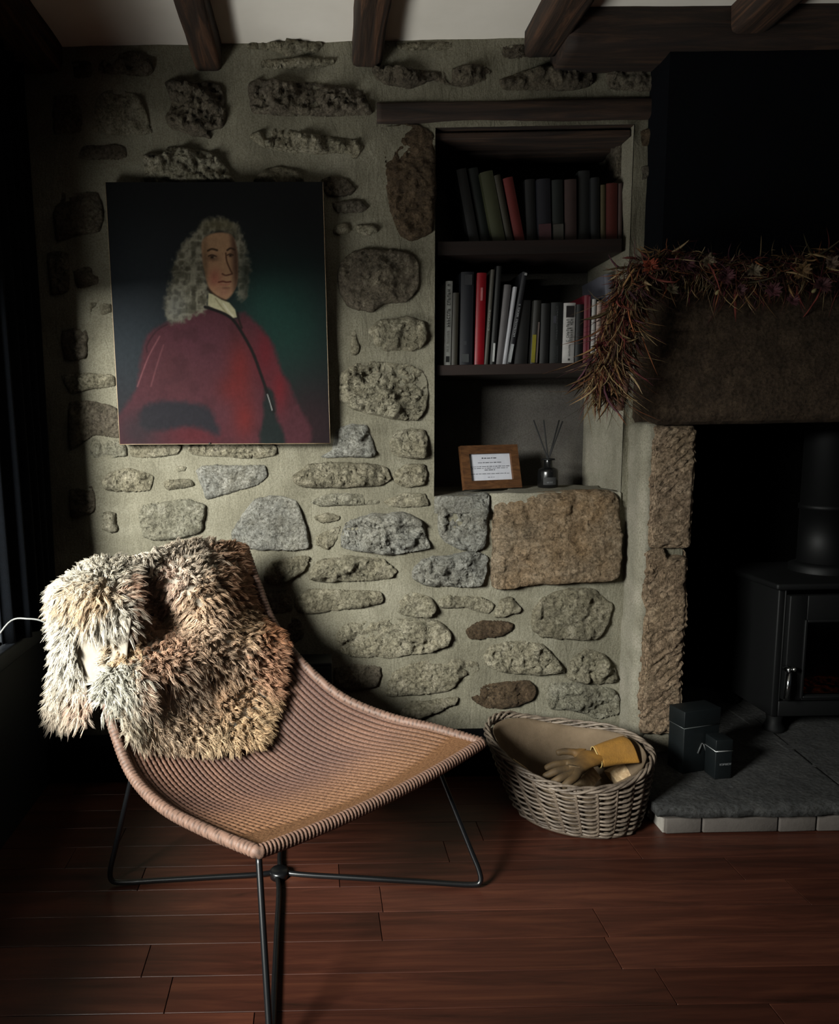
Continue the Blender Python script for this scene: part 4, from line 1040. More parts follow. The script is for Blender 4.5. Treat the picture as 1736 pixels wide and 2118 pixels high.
for (a, b, c, d) in ((gx0 - .008, gx0, gz0 - .008, gz1 + .008), (gx1, gx1 + .008, gz0 - .008, gz1 + .008), (gx0, gx1, gz0 - .008, gz0), (gx0, gx1, gz1, gz1 + .008)):
    v, f = bbox((b - a, .008, d - c), .002); bd.add(place(v, ((a + b) / 2, dy0 - .003, c)), f)
bd.obj('glass_bead', I, door)
mglass, nt, b = new_mat('stove_glass')
b.inputs['Base Color'].default_value = (0.9, 0.85, 0.8, 1); b.inputs['Roughness'].default_value = 0.06; b.inputs['Transmission Weight'].default_value = 1.0; b.inputs['IOR'].default_value = 1.3
nz = noise_node(nt, 14, 4, .6, coords(nt)); nt.links.new(ramp(nt, nz.outputs[0], [(.3, (96, 84, 72)), (.7, (190, 176, 160))]).outputs[0], b.inputs['Base Color'])
MB().box((gx0 - .002, dy0 + .007, gz0 - .002), (gx1 + .002, dy0 + .011, gz1 + .002)).obj('pane', mglass, door, False)
# lever handle
hk = onY(1633, 1386, dy0 - .02); hh_ = MB(); 
v, f = lathe([(0, 0), (.009, 0), (.009, .016), (.006, .024), (0, .026)], (0, 0, 0), 18); hh_.add(place(v, (hk[0], dy0, hk[2]), rx=math.pi / 2), f)
v, f = lathe([(0, 0), (.006, .002), (.0075, .008), (.006, .014), (0, .016)], (0, 0, 0), 16); hh_.add(place(v, (hk[0] + .014, dy0 - .012, hk[2] + .002), rx=math.pi / 2), f)
hl = onY(1625, 1446, dy0 - .03)
hh_.tube([hk + np.array([0, .0, -.006]), (hk + hl) / 2 + np.array([0, -.004, 0]), hl], [.0075, .0075, .006], 12)
hh_.obj('handle', M['steel'], door)
for (x, y) in ((sx0 + .03, SYF + .03), (sx0 + sw - .03, SYF + .03), (sx0 + .03, SYF + sdp - .04), (sx0 + sw - .03, SYF + sdp - .04)):
    v, f = lathe([(.028, HZ - .0), (.030, HZ + .01), (.020, HZ + .03), (.024, szb + .002)], (x, y, 0), 14); mesh('leg', v, f, I, sv)
fpz = szt
v, f = lathe([(.085, fpz - .002), (.085, fpz + .02), (.066, fpz + .03), (.0635, fpz + .03), (.0635, fpz + .20), (.068, fpz + .20), (.068, fpz + .215), (.0635, fpz + .215), (.0635, OZ1 + .2)], (scx, SYF + .16, 0), 32)
mesh('flue_pipe', v, f, I, sv)
# a charred log, and an added glow for the amber reflection in the glass
mglow, nt, b = new_mat('amber_glow'); nz = noise_node(nt, 60, 5, .7, coords(nt))
b.inputs['Base Color'].default_value = (.01, .008, .006, 1); nt.links.new(ramp(nt, nz.outputs[0], [(.45, (0, 0, 0)), (.62, (120, 50, 10)), (.8, (230, 130, 40))]).outputs[0], b.inputs['Emission Color']); b.inputs['Emission Strength'].default_value = 0.10
n = 22; V = []; ex0, ex1, ey0, ey1 = sx0 + .05, sx0 + sw - .05, SYF + .04, SYF + sdp - .04
for j in range(n):
    for i in range(n):
        x, y = ex0 + (ex1 - ex0) * i / (n - 1), ey0 + (ey1 - ey0) * j / (n - 1)
        d_ = math.hypot((x - scx) / .15, (y - SYF - .15) / .1); V.append((x, y, szb + .048 + .035 * max(0, 1 - d_ * .7)))
V = np.array(V); V[:, 2] += fbm(V * 70, 3, 8) * .012
mesh('glow_bed', V, grid_faces(n, n), mglow, sv)
M['char'] = plain('charred_wood', (40, 30, 24), .9, c2=(18, 14, 12), nscale=20, bmp=.8, bscale=60)
v, f = tube([(scx - .11, SYF + .13, szb + .10), (scx, SYF + .15, szb + .105), (scx + .12, SYF + .14, szb + .10)], [.028, .034, .03], 14); v = np.array(v); v += fbm(v * 40, 3, 4)[:, None] * .006
mesh('charred_log', v, f, M['char'], sv)

# ================================================================== BLACK BOXES
def gift_box(name, fc, w, d, h, lid, rz, label, bright):
    """fc = front bottom corner (towards the camera)"""
    c, s = math.cos(rz), math.sin(rz)
    ux, uy = np.array([c, s, 0]), np.array([-s, c, 0])          # right face runs along ux, left face along uy
    cen = fc + ux * w / 2 + uy * d / 2
    root = thing(name, cen, label, 'box', 'black boxes on the hearth')
    hb = h - lid
    v, f = bbox((w * .975, d * .975, hb), .0015); mesh('box_base', place(v, cen + np.array([0, 0, .0008]), rz), f, M['black_board'], root)
    v, f = bbox((w, d, lid - .002), .0015); mesh('box_lid', place(v, cen + np.array([0, 0, hb + .0025]), rz), f, M['black_board'], root)
    ee = MB()
    q = .0012
    for (p0, p1) in ((fc, fc + ux * w), (fc, fc + uy * d)):
        ee.tube([p0 + np.array([0, 0, hb + .0015]), p1 + np.array([0, 0, hb + .0015])], q, 6)
    ee.obj('lid_line', bright, root)
    return root, fc, ux, uy, hb
fcA = onZ(1411, 1602, HZ); 
rA = math.radians(14); wA = .118; dA = .058; hA = float(onY(1412, 1474, fcA[1])[2]) - HZ
bA, fc_, ux, uy, hb = gift_box('gift_box', fcA, wA, dA, hA, hA * .27, rA, 'large black lidded box standing on the hearth beside the pier', plain('dull_lid_line', (74, 78, 78), .4, .3))
nf = -uy
em = MB()                                             # arch-like emblem on the front
ec = fc_ + ux * wA * .52 + np.array([0, 0, hb * .52]) + nf * .0012
for (x0, z0, x1, z1) in ((-.014, -.012, -.003, .014), (.014, -.012, .003, .014), (-.003, .014, .003, .014)):
    em.tube([ec + ux * x0 + np.array([0, 0, z0]), ec + ux * x1 + np.array([0, 0, z1])], .0022, 6)
em.obj('emblem', plain('grey_emblem', (62, 64, 64), .6), bA)
fcB = onZ(1478, 1613, HZ); rB = math.radians(5); hB_ = float(onY(1478, 1556, fcB[1])[2]) - HZ
bB, fc_, ux, uy, hb = gift_box('gift_box', fcB, .048, .045, hB_ + .032, .032, rB, 'small black box with a painted highlight on its lid edge in front of the large one', M['lid_highlight'])
g = glyphs(random.Random(9), .007, .034, 9, 1); gv = np.array(g.v)
tv = np.array([fc_ + ux * (.012 + p[2]) + np.array([0, 0, hb * .56 + p[0]]) - uy * (.0012 - p[1]) for p in gv]); mesh('box_print', tv, g.f, M['grey_print'], bB, False)

# ================================================================== DARK BOX BEHIND THE CHAIR, CABLE
zt_ = float(onY(650, 1367, -.10)[2]); x0_, x1_ = float(onY(596, 1400, -.10)[0]), float(onY(687, 1400, -.10)[0])
db = thing('black_box', ((x0_ + x1_) / 2, -.075, 0), 'small black box standing against the wall behind the chair', 'box')
v, f = bbox((x1_ - x0_, .085, zt_ - .012), .004); mesh('cabinet', place(v, ((x0_ + x1_) / 2, -.078, .012)), f, M['black_iron'], db)
v, f = bbox((x1_ - x0_ - .012, .006, zt_ - .03), .002); mesh('front_panel', place(v, ((x0_ + x1_) / 2, -.1225, .02)), f, plain('black_cloth', (12, 13, 15), .95, bmp=.4, bscale=900), db)
for sx_ in (-1, 1):
    v, f = lathe([(0, 0), (.012, 0), (.012, .012), (0, .0125)], ((x0_ + x1_) / 2 + sx_ * .035, -.08, 0), 12); mesh('foot', v, f, M['black_iron'], db)
cp = [at(-10, 1296, 1.70), at(20, 1286, 1.71), at(60, 1280, 1.72), at(90, 1286, 1.73), at(106, 1304, 1.735), at(110, 1340, 1.74), at(104, 1400, 1.74)]
cp[0] = np.array([-.80, cp[0][1] - .05, WZ0 + .006])
v, f = tube(catmull(cp, 40), .0022, 8)
cb = mesh('cable', v, f, plain('pale_cable', (150, 150, 148), .5), None)
tag(cb, 'thin pale cable looping off the dark window sill', 'cable')

# ================================================================== WICKER LOUNGE CHAIR
near = [(533, 1762, 1.15), (425, 1717, 1.235), (335, 1668, 1.325), (272, 1600, 1.415), (233, 1500, 1.495), (206, 1400, 1.555), (165, 1300, 1.60), (128, 1205, 1.63)]
far = [(998, 1536, 1.55), (900, 1507, 1.605), (800, 1482, 1.665), (700, 1437, 1.73), (612, 1357, 1.80), (562, 1282, 1.85), (532, 1205, 1.885), (507, 1135, 1.91)]
NE = catmull(np.array([at(*p) for p in near]), 61); FE = catmull(np.array([at(*p) for p in far]), 61)
back_dir = np.array([-0.64, 0.77, 0])
def shell(u, v):
    """u across (0 near side, 1 far side), v 0 front edge -> 1 top of back; arrays"""
    v = np.clip(v, 0, 1); k = v * 60; i = np.minimum(k.astype(int), 59); f = (k - i)[:, None]
    a = NE[i] * (1 - f) + NE[i + 1] * f; b = FE[i] * (1 - f) + FE[i + 1] * f
    bow = (4 * u * (1 - u)) ** 0.9
    seat = smooth(0.75, 0.35, v); dep = np.interp(v, [0, .12, .3, .5, .7, .9, 1], [.018, .040, .066, .070, .060, .040, .030])
    dirv = seat[:, None] * np.array([0, 0, -1.0]) + (1 - seat)[:, None] * (back_dir * .85 - np.array([0, 0, .2]))
    return a * (1 - u)[:, None] + b * u[:, None] + dirv * (bow * dep)[:, None]
def shell_n(u, v):
    e = 1e-3; du = shell(np.clip(u + e, 0, 1), v) - shell(np.clip(u - e, 0, 1), v); dv = shell(u, np.clip(v + e, 0, 1)) - shell(u, np.clip(v - e, 0, 1))
    n = np.cross(du, dv); n /= np.linalg.norm(n, axis=1)[:, None] + 1e-12
    return n
foot0 = onZ(578, 1806, 0.008)                    # hub on the floor
ch = thing('lounge_chair', (foot0[0], foot0[1], 0), 'brown woven wicker lounge chair on thin black steel legs', 'chair')
NR = 46; nu, nv = NR * 8 + 1, 200
uu, vv = np.meshgrid(np.linspace(0, 1, nu), np.linspace(0, 1, nv)); uu, vv = uu.ravel(), vv.ravel()
SV = shell(uu, vv); SN = shell_n(uu, vv)
if SN[:, 2].mean() < 0: SN = -SN
band = smooth(0.105, 0.085, vv + 0.02 * np.sin(uu * 3.1))             # cross-woven band along the front edge
rib = np.abs(np.sin(uu * NR * math.pi)) ** 0.55
wob = np.sin(vv * 420 + np.floor(uu * NR) * math.pi) * 0.0006
hgt = (rib * 0.0048 + wob) * (1 - band) + band * (0.0030 + 0.0012 * np.sin(vv * 700) * np.cos(uu * 260))
top = SV + SN * hgt[:, None]; bot = SV - SN * 0.006
mw, nt, b = new_mat('woven_cane')
uvn = nt.nodes.new('ShaderNodeTexCoord').outputs['UV']
mp = nt.nodes.new('ShaderNodeMapping'); mp.inputs['Scale'].default_value = (NR * 2.0, 230, 1); nt.links.new(uvn, mp.inputs[0])
n1 = noise_node(nt, 1.0, 5, .65, mp.outputs[0]); 
vc = nt.nodes.new('ShaderNodeVertexColor'); vc.layer_name = 'Col'
base = mixc(nt, 1.0, vc.outputs[0], ramp(nt, n1.outputs[0], [(.28, (150, 138, 130)), (.55, (222, 214, 206)), (.8, (255, 255, 255))]).outputs[0], 'MULTIPLY')
nt.links.new(base, b.inputs['Base Color']); b.inputs['Roughness'].default_value = 0.62; b.inputs['Specular IOR Level'].default_value = 0.35
bump(nt, b, n1.outputs[0], .6, .004)
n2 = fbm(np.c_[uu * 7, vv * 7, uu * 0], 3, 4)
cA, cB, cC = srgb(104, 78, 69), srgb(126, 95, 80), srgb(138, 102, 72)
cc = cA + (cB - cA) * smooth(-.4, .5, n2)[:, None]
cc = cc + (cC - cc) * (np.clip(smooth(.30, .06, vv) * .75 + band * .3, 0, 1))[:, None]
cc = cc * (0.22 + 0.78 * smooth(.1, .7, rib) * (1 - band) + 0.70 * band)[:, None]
N = len(SV); F = grid_faces(nu, nv)
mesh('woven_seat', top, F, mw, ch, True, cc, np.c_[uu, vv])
mesh('seat_underside', bot, [tuple(reversed(f)) for f in F], plain('cane_underside', (96, 66, 48), .8, nscale=40, bmp=.4, bscale=300), ch)
# wrapped rim: a tube with coiled cane around the whole edge
E = np.vstack([shell(np.zeros(70), np.linspace(1, 0, 70)), shell(np.linspace(0, 1, 90)[1:], np.zeros(89)), shell(np.ones(70)[1:], np.linspace(0, 1, 70)[1:]), shell(np.linspace(1, 0, 60)[1:-1], np.ones(58))])
E = catmull(E, 1150, True); L = np.linalg.norm(np.roll(E, -1, 0) - E, axis=1); s = np.cumsum(L)
v, f = tube(E, 0.0115, 14, True); v = np.array(v); tb = np.repeat(E, 14, 0); ang = np.tile(np.arange(14) * 2 * math.pi / 14, len(E)); ss = np.repeat(s, 14)
ph = ss / 0.0088 * 2 * math.pi + ang * 1.0
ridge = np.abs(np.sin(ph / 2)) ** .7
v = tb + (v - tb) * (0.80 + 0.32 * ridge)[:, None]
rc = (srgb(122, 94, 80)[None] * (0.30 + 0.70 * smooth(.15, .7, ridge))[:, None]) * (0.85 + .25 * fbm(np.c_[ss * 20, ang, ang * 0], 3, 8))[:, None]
M['rim_cane'] = vcol_mat('wrapped_cane', .55, .4, .3, 500)
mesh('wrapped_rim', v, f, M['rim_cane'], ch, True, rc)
# steel base: four bent rods meeting at a hub on the floor
R = 0.0060
def rod(pts, name='leg', r=R):
    q = catmull(np.array(pts), 40); v, f = tube(q, r, 10); return mesh(name, v, f, M['black_rod'], ch)
fF = onZ(561, 2190, .008); fR = onZ(1004, 1832, .008); fL = onZ(222, 1827, .008); hub = foot0.copy()
fB = hub * 2 - fF; fB[1] = min(fB[1], -.16); fB[2] = .008
def legpath(foot, top, inn):
    d1 = (top - foot); d2 = (hub - foot); a = d1 / np.linalg.norm(d1); c = d2 / np.linalg.norm(d2)
    q = [top]
    q += [foot + a * (np.linalg.norm(d1) * k) for k in (.75, .5, .25)] + [foot + a * .035, foot + a * .008 + c * .008, foot + c * .035]
    q += [foot + c * (np.linalg.norm(d2) * k) for k in (.3, .6, .9)]
    q += [hub + (inn - hub) * 1.0]
    for p in q: p[2] = max(p[2], .008)
    return q
topF = shell(np.array([0.03]), np.array([0.03]))[0] - np.array([0, 0, .016]); topR = shell(np.array([.90]), np.array([.10]))[0] - np.array([0, 0, .016])
topL = shell(np.array([.07]), np.array([.5]))[0] - np.array([0, 0, .014]); topB = shell(np.array([.90]), np.array([.5]))[0] - np.array([0, 0, .014])
rod(legpath(fF, topF, hub + np.array([-.012, .006, 0]))); rod(legpath(fR, topR, hub + np.array([0, .008, 0]))); rod(legpath(fL, topL, hub + np.array([0, .012, 0]))); rod(legpath(fB, topB, hub + np.array([.01, 0, 0])))
v, f = lathe([(0, .0), (.022, 0), (.022, .014), (.018, .018), (0, .018)], (hub[0], hub[1], 0.0), 20); mesh('hub', v, f, M['black_rod'], ch)
for (a_, b_) in (((.1, .10), (.9, .10)), ((.1, .48), (.9, .48))):
    uu_ = np.linspace(a_[0], b_[0], 12); q = shell(uu_, np.full(12, a_[1])) - np.array([0, 0, .017]); v, f = tube(q, .006, 8); mesh('seat_rail', v, f, M['black_rod'], ch)

# ================================================================== SHEEPSKIN
bvh = BVHTree.FromPolygons([Vector(map(float, p)) for p in SV[::1]], F)
def snap(px, py, d, gap=0.022):
    """keep the hide resting just clear of the chair shell"""
    r = ray(px, py); o = CAM; hit = bvh.ray_cast(Vector(map(float, o)), Vector(map(float, r)).normalized())
    if hit[0] is not None:
        hd = hit[0].y - CAM[1]; d = hd - gap if hd - gap < d or d < hd - .15 else d
    return at(px, py, d)
def patch(ctrl, nu, nv, snapit=True):
    C = np.array([[snap(*p) if snapit else at(*p) for p in row] for row in ctrl])
    A = np.array([catmull(row, nu) for row in C]); A = np.array([catmull(A[:, i], nv) for i in range(nu)]).transpose(1, 0, 2)
    K = np.array([[(p[0], p[1]) for p in row] for row in ctrl], float)
    B = np.array([catmull(row, nu) for row in K]); B = np.array([catmull(B[:, i], nv) for i in range(nu)]).transpose(1, 0, 2)
    return A, B
hide_root = thing('sheepskin', tuple(at(400, 1450, 1.62)[:2]) + (float(at(400, 1530, 1.57)[2]),), 'cream and brown long-haired sheepskin draped over the wicker chair', 'sheepskin')
PATCH = [
 # name, control rows (px, py, distance), gravity pull, length, density
 ('body', [[(190, 1168, 1.66), (290, 1150, 1.69), (390, 1128, 1.77), (492, 1132, 1.89)],
           [(205, 1215, 1.60), (300, 1215, 1.605), (400, 1205, 1.70), (505, 1205, 1.86)],
           [(238, 1290, 1.565), (335, 1290, 1.575), (430, 1285, 1.68), (525, 1275, 1.82)],
           [(226, 1358, 1.55), (340, 1365, 1.555), (440, 1350, 1.65), (578, 1320, 1.78)],
           [(236, 1415, 1.515), (335, 1430, 1.56), (440, 1420, 1.64), (574, 1390, 1.73)],
           [(250, 1468, 1.48), (330, 1490, 1.53), (430, 1490, 1.60), (556, 1465, 1.69)],
           [(268, 1508, 1.47), (335, 1530, 1.51), (420, 1542, 1.58), (528, 1535, 1.65)]], 44, 56, .62, .033, 4800, True),
 ('lobe', [[(150, 1195, 1.62), (200, 1172, 1.63), (262, 1165, 1.67)], [(130, 1225, 1.595), (195, 1215, 1.58), (270, 1212, 1.62)], [(145, 1276, 1.595), (200, 1280, 1.565), (262, 1288, 1.575)]], 24, 18, .75, .042, 1000, False),
 ('arm', [[(126, 1232, 1.60), (150, 1228, 1.58)], [(126, 1290, 1.60), (148, 1290, 1.575)], [(128, 1345, 1.60), (154, 1345, 1.57)], [(130, 1395, 1.60), (168, 1395, 1.57)], [(122, 1438, 1.60), (178, 1432, 1.57)], [(124, 1470, 1.60), (178, 1464, 1.57)]], 12, 30, .85, .038, 760, False),
 ('tuft', [[(232, 1392, 1.51), (295, 1382, 1.53)], [(218, 1420, 1.485), (292, 1418, 1.505)], [(226, 1448, 1.48), (292, 1450, 1.50)]], 14, 12, .7, .044, 460, False),
]
BL = [  # fleece colours as they lie on the hide: px, py, radius, colour
 (150, 1190, 60, (238, 230, 210)), (220, 1165, 60, (236, 226, 204)), (310, 1145, 60, (226, 212, 190)), (165, 1232, 34, (222, 188, 140)), (205, 1235, 30, (226, 192, 146)), (235, 1280, 40, (240, 232, 214)),
 (140, 1330, 60, (240, 232, 214)), (135, 1420, 40, (236, 222, 198)), (170, 1440, 26, (186, 152, 128)), (140, 1480, 40, (226, 208, 184)), (230, 1420, 46, (242, 238, 220)), (262, 1350, 30, (224, 190, 142)),
 (300, 1230, 46, (150, 116, 92)), (300, 1300, 44, (112, 84, 62)), (340, 1350, 50, (122, 94, 72)), (350, 1200, 46, (176, 146, 126)), (400, 1160, 56, (226, 208, 184)), (470, 1165, 46, (206, 160, 120)),
 (495, 1230, 44, (160, 118, 84)), (430, 1240, 50, (174, 144, 112)), (420, 1300, 50, (178, 150, 122)), (500, 1300, 40, (184, 152, 112)), (568, 1300, 40, (182, 126, 78)), (560, 1370, 46, (152, 112, 82)),
 (460, 1370, 60, (172, 144, 116)), (380, 1420, 56, (176, 152, 128)), (320, 1440, 40, (136, 112, 92)), (470, 1440, 56, (146, 116, 84)), (400, 1490, 50, (164, 138, 108)), (500, 1500, 50, (190, 158, 114)), (330, 1500, 46, (176, 152, 124)), (440, 1520, 40, (202, 174, 132)), (275, 1480, 40, (214, 198, 172))]
BLp = np.array([(b_[0], b_[1]) for b_ in BL], float); BLr = np.array([b_[2] for b_ in BL], float); BLc = np.array([srgb(*b_[3]) for b_ in BL]); BLc = BLc * np.minimum((1.3 + 2.5 * smooth(.6, .12, BLc.mean(1))), .86 / BLc.max(1))[:, None]; BLc = BLc * .74 + BLc.mean(1)[:, None] * .26
def fleece_col(pxy):
    d = ((pxy[:, None] - BLp[None]) ** 2).sum(2) / (BLr[None] * .62) ** 2; w = np.exp(-d) + 1e-9
    return (w[..., None] * BLc[None]).sum(1) / w.sum(1)[:, None]
rg = np.random.default_rng(5)
HV, HT, HC, HN, nofs = [], [], [], [], 0
hv, hf = [], []
for (nm, ctrl, nu, nv, grav, ln, dens, sn_) in PATCH:
    A, B = patch(ctrl, nu, nv, sn_)
    du = np.gradient(A, axis=1); dv = np.gradient(A, axis=0); n_ = np.cross(du, dv); n_ /= np.linalg.norm(n_, axis=2)[..., None] + 1e-12
    to = CAM - A; n_ = np.where(((n_ * to).sum(2) < 0)[..., None], -n_, n_)
    pf = A.reshape(-1, 3); k = len(hv)
    hv.extend(pf); hf.extend([tuple(q + k for q in f) for f in grid_faces(nu, nv)])
    # locks of wool
    nl = dens; a = rg.random(nl); b2 = rg.random(nl)
    ne = int(nl * .22); side = rg.integers(0, 4, ne)                           # a fringe along every edge
    a[:ne] = np.where(side == 0, rg.random(ne) * .03, np.where(side == 1, 1 - rg.random(ne) * .03, a[:ne])); b2[:ne] = np.where(side == 2, rg.random(ne) * .03, np.where(side == 3, 1 - rg.random(ne) * .03, b2[:ne]))
    fi, fj = a * (nu - 1), b2 * (nv - 1); i, j = np.minimum(fi.astype(int), nu - 2), np.minimum(fj.astype(int), nv - 2); fi, fj = (fi - i)[:, None], (fj - j)[:, None]
    S = lambda G: (G[j, i] * (1 - fi) + G[j, i + 1] * fi) * (1 - fj) + (G[j + 1, i] * (1 - fi) + G[j + 1, i + 1] * fi) * fj
    P, Nn, PXY, DU, DV = S(A), S(n_), S(B), S(du), S(dv)
    DU /= np.linalg.norm(DU, axis=1)[:, None]; DV /= np.linalg.norm(DV, axis=1)[:, None]
    outw = DU * ((a - .5) * 2)[:, None] ** 5 * 1.1 + DV * np.where(b2 > .5, ((b2 - .5) * 2) ** 5 * .9, -(((.5 - b2) * 2) ** 5) * 1.1)[:, None]
    g3 = P * 16; swirl = np.c_[fbm(g3, 2, 31), fbm(g3 + 40, 2, 32), fbm(g3 + 80, 2, 33)]
    lc = fleece_col(PXY + rg.normal(0, 7, PXY.shape))
    lc = lc * (1 + rg.normal(0, .13, (nl, 1))); lc = np.where(rg.random((nl, 1)) < .10, lc * .7, lc); lc = np.where(rg.random((nl, 1)) < .30, lc * np.minimum(1.55, .86 / lc.max(1, keepdims=True)), lc)
    white = smooth(.25, .6, fleece_col(PXY).mean(1))
    LL = ln * rg.uniform(.65, 1.25, nl) * (.78 + .3 * white)
    dirn = Nn * .75 + outw * .9 + swirl * .55 + rg.normal(0, .16, (nl, 3)); dirn /= np.linalg.norm(dirn, axis=1)[:, None]
    down = np.array([0, 0, -1.0]) * grav
    nh = 12; seg = 4
    # each lock: nh strands, gathered towards a common curling tip
    T1 = np.cross(dirn, np.array([.3, .2, .9])); T1 /= np.linalg.norm(T1, axis=1)[:, None]; T2 = np.cross(dirn, T1)
    rr_ = np.sqrt(rg.random((nl, nh))) * .0072; th_ = rg.random((nl, nh)) * 2 * math.pi
    off = T1[:, None] * (rr_ * np.cos(th_))[..., None] + T2[:, None] * (rr_ * np.sin(th_))[..., None]
    lh = LL[:, None] * rg.uniform(.7, 1.08, (nl, nh)); phs = rg.random((nl, 1)) * 6.28 + rg.normal(0, .5, (nl, nh)); cf = rg.uniform(5, 9, (nl, 1)); ca = rg.uniform(.0016, .0042, (nl, 1))
    pts = []
    for q in range(seg):
        t = q / (seg - 1)
        cl = 1 - .60 * t
        p = P[:, None] + off * cl + (dirn[:, None] * t + down * (t ** 2) * .62) * lh[..., None]
        cur = ca * t * 1.6
        p = p + T1[:, None] * (cur * np.sin(cf * t + phs))[..., None] + T2[:, None] * (cur * np.cos(cf * t + phs))[..., None]
        pts.append(p)
    pts = np.stack(pts, 2).reshape(-1, seg, 3); ns = len(pts)                    # strands
    w0 = rg.uniform(.0007, .00115, (ns, 1, 1)) * np.array([1, 1, .85, .12])[None, :, None]
    tg = np.gradient(pts, axis=1); tg /= np.linalg.norm(tg, axis=2)[..., None] + 1e-12
    rx_ = rg.normal(size=(ns, 1, 3)); b1 = np.cross(tg, rx_); b1 /= np.linalg.norm(b1, axis=2)[..., None] + 1e-12; bb = np.cross(tg, b1)
    ring = np.stack([pts + w0 * (math.cos(q) * b1 + math.sin(q) * bb) for q in (0, 2.0944, 4.18879)], 2)     # ns,seg,3,3
    HV.append(ring.reshape(-1, 3))
    rad_ = np.stack([math.cos(q) * b1 + math.sin(q) * bb for q in (0, 2.0944, 4.18879)], 2)
    big = np.repeat(Nn + outw * .5 + np.array([0, 0, .25]), nh, 0)[:, None, None, :]; lkn = np.repeat((off / .0072).reshape(-1, 3), 1, 0)[:, None, None, :]
    nr_ = rad_ * .45 + big * .8 + lkn * .35; nr_ /= np.linalg.norm(nr_, axis=3)[..., None]; HN.append(nr_.reshape(-1, 3))
    sc = np.repeat(lc, nh, 0) * rg.uniform(.85, 1.12, (ns, 1)); sc = sc * np.minimum(1, .90 / sc.max(1, keepdims=True)); HC.append(np.repeat(np.maximum(sc, .01), seg * 3, 0))
    tri = []
    for q in range(seg - 1):
        for c in range(3):
            d_ = (c + 1) % 3; tri += [(q * 3 + c, q * 3 + d_, (q + 1) * 3 + d_), (q * 3 + c, (q + 1) * 3 + d_, (q + 1) * 3 + c)]
    tri = np.array(tri)[None] + (np.arange(ns) * seg * 3)[:, None, None] + nofs
    HT.append(tri.reshape(-1, 3)); nofs += ns * seg * 3
M['suede'] = plain('suede_hide', (158, 149, 136), .85, c2=(142, 132, 118), nscale=30, bmp=.2, bscale=400)
hd = mesh('hide', hv, hf, M['suede'], hide_root)
sm = hd.modifiers.new('thick', 'SOLIDIFY'); sm.thickness = .004; sm.offset = 0
fm_, nt, b = new_mat('wool_fleece')
vc = nt.nodes.new('ShaderNodeVertexColor'); vc.layer_name = 'Col'; nz = noise_node(nt, 120, 3, .6, coords(nt))
nt.links.new(mixc(nt, 1.0, vc.outputs[0], ramp(nt, nz.outputs[0], [(.3, (225, 220, 214)), (.7, (255, 255, 255))]).outputs[0], 'MULTIPLY'), b.inputs['Base Color'])
b.inputs['Roughness'].default_value = .6; b.inputs['Specular IOR Level'].default_value = .3
at_ = nt.nodes.new('ShaderNodeAttribute'); at_.attribute_name = 'wool_normal'
tl_ = nt.nodes.new('ShaderNodeBsdfTranslucent'); mxs = nt.nodes.new('ShaderNodeMixShader'); mxs.inputs[0].default_value = .36
nt.links.new(at_.outputs['Vector'], b.inputs['Normal'])
nt.links.new(b.inputs['Base Color'].links[0].from_socket, tl_.inputs[0]); nt.links.new(b.outputs[0], mxs.inputs[1]); nt.links.new(tl_.outputs[0], mxs.inputs[2]); nt.links.new(mxs.outputs[0], nt.nodes['Material Output'].inputs[0])
fl = fast_mesh('fleece', np.vstack(HV), np.vstack(HT), fm_, hide_root, np.vstack(HC)); fl['kind'] = 'stuff'
na_ = fl.data.attributes.new('wool_normal', 'FLOAT_VECTOR', 'POINT'); na_.data.foreach_set('vector', np.vstack(HN).astype(np.float32).ravel())
# bare suede turned outwards where the hide folds over the near corner of the back
sp_ = [[(142, 1270, 1.585), (205, 1270, 1.565), (272, 1280, 1.55)], [(150, 1345, 1.58), (208, 1345, 1.55), (264, 1350, 1.535)], [(176, 1412, 1.56), (214, 1415, 1.53), (262, 1415, 1.52)]]
A, B = patch(sp_, 16, 16, False)
sd_ = mesh('bare_suede', A.reshape(-1, 3), grid_faces(16, 16), M['suede'], hide_root); sm = sd_.modifiers.new('thick', 'SOLIDIFY'); sm.thickness = .003

# ================================================================== LOG BASKET
bc = np.array([0.682, -0.298, 0.0]); ea = math.radians(-17.4); e1 = np.array([math.cos(ea), math.sin(ea), 0]); e2 = np.array([-math.sin(ea), math.cos(ea), 0])
bk = thing('log_basket', bc, 'grey-brown wicker log basket on the floor beside the hearth', 'basket')
A1, B1, A0, B0 = .208, .163, .146, .106
def rimz(t): return .142 + .052 * np.cos(t) ** 2 + .034 * smooth(.0, 1.0, np.sin(t)) + .010 * np.cos(t + math.pi)
def bask(t, s, off=0.0):
    """t angle, s 0 foot -> 1 rim"""
    k = s ** .75; a, b = A0 + (A1 - A0) * k + off, B0 + (B1 - B0) * k + off
    sh = e2 * (.022 * s) + e1 * (-.026 * s)
    t = np.asarray(t, float); s = np.broadcast_to(np.asarray(s, float), t.shape)
    z = .004 + s * (rimz(t) - .004)
    return bc + sh + np.cos(t)[..., None] * a * e1 + np.sin(t)[..., None] * b * e2 + z[..., None] * np.array([0, 0, 1.0])
M['wicker'] = plain('weathered_willow', (128, 114, 100), .55, c2=(66, 56, 48), nscale=26, bmp=.35, bscale=160, stretch=(1, 1, 1))
M['wicker_dark'] = plain('willow_stake', (112, 98, 84), .65, c2=(74, 62, 52), nscale=26, bmp=.3, bscale=160)
NS = 25; nrow = 21; TT = np.linspace(0, 2 * math.pi, NS * 8, endpoint=False)
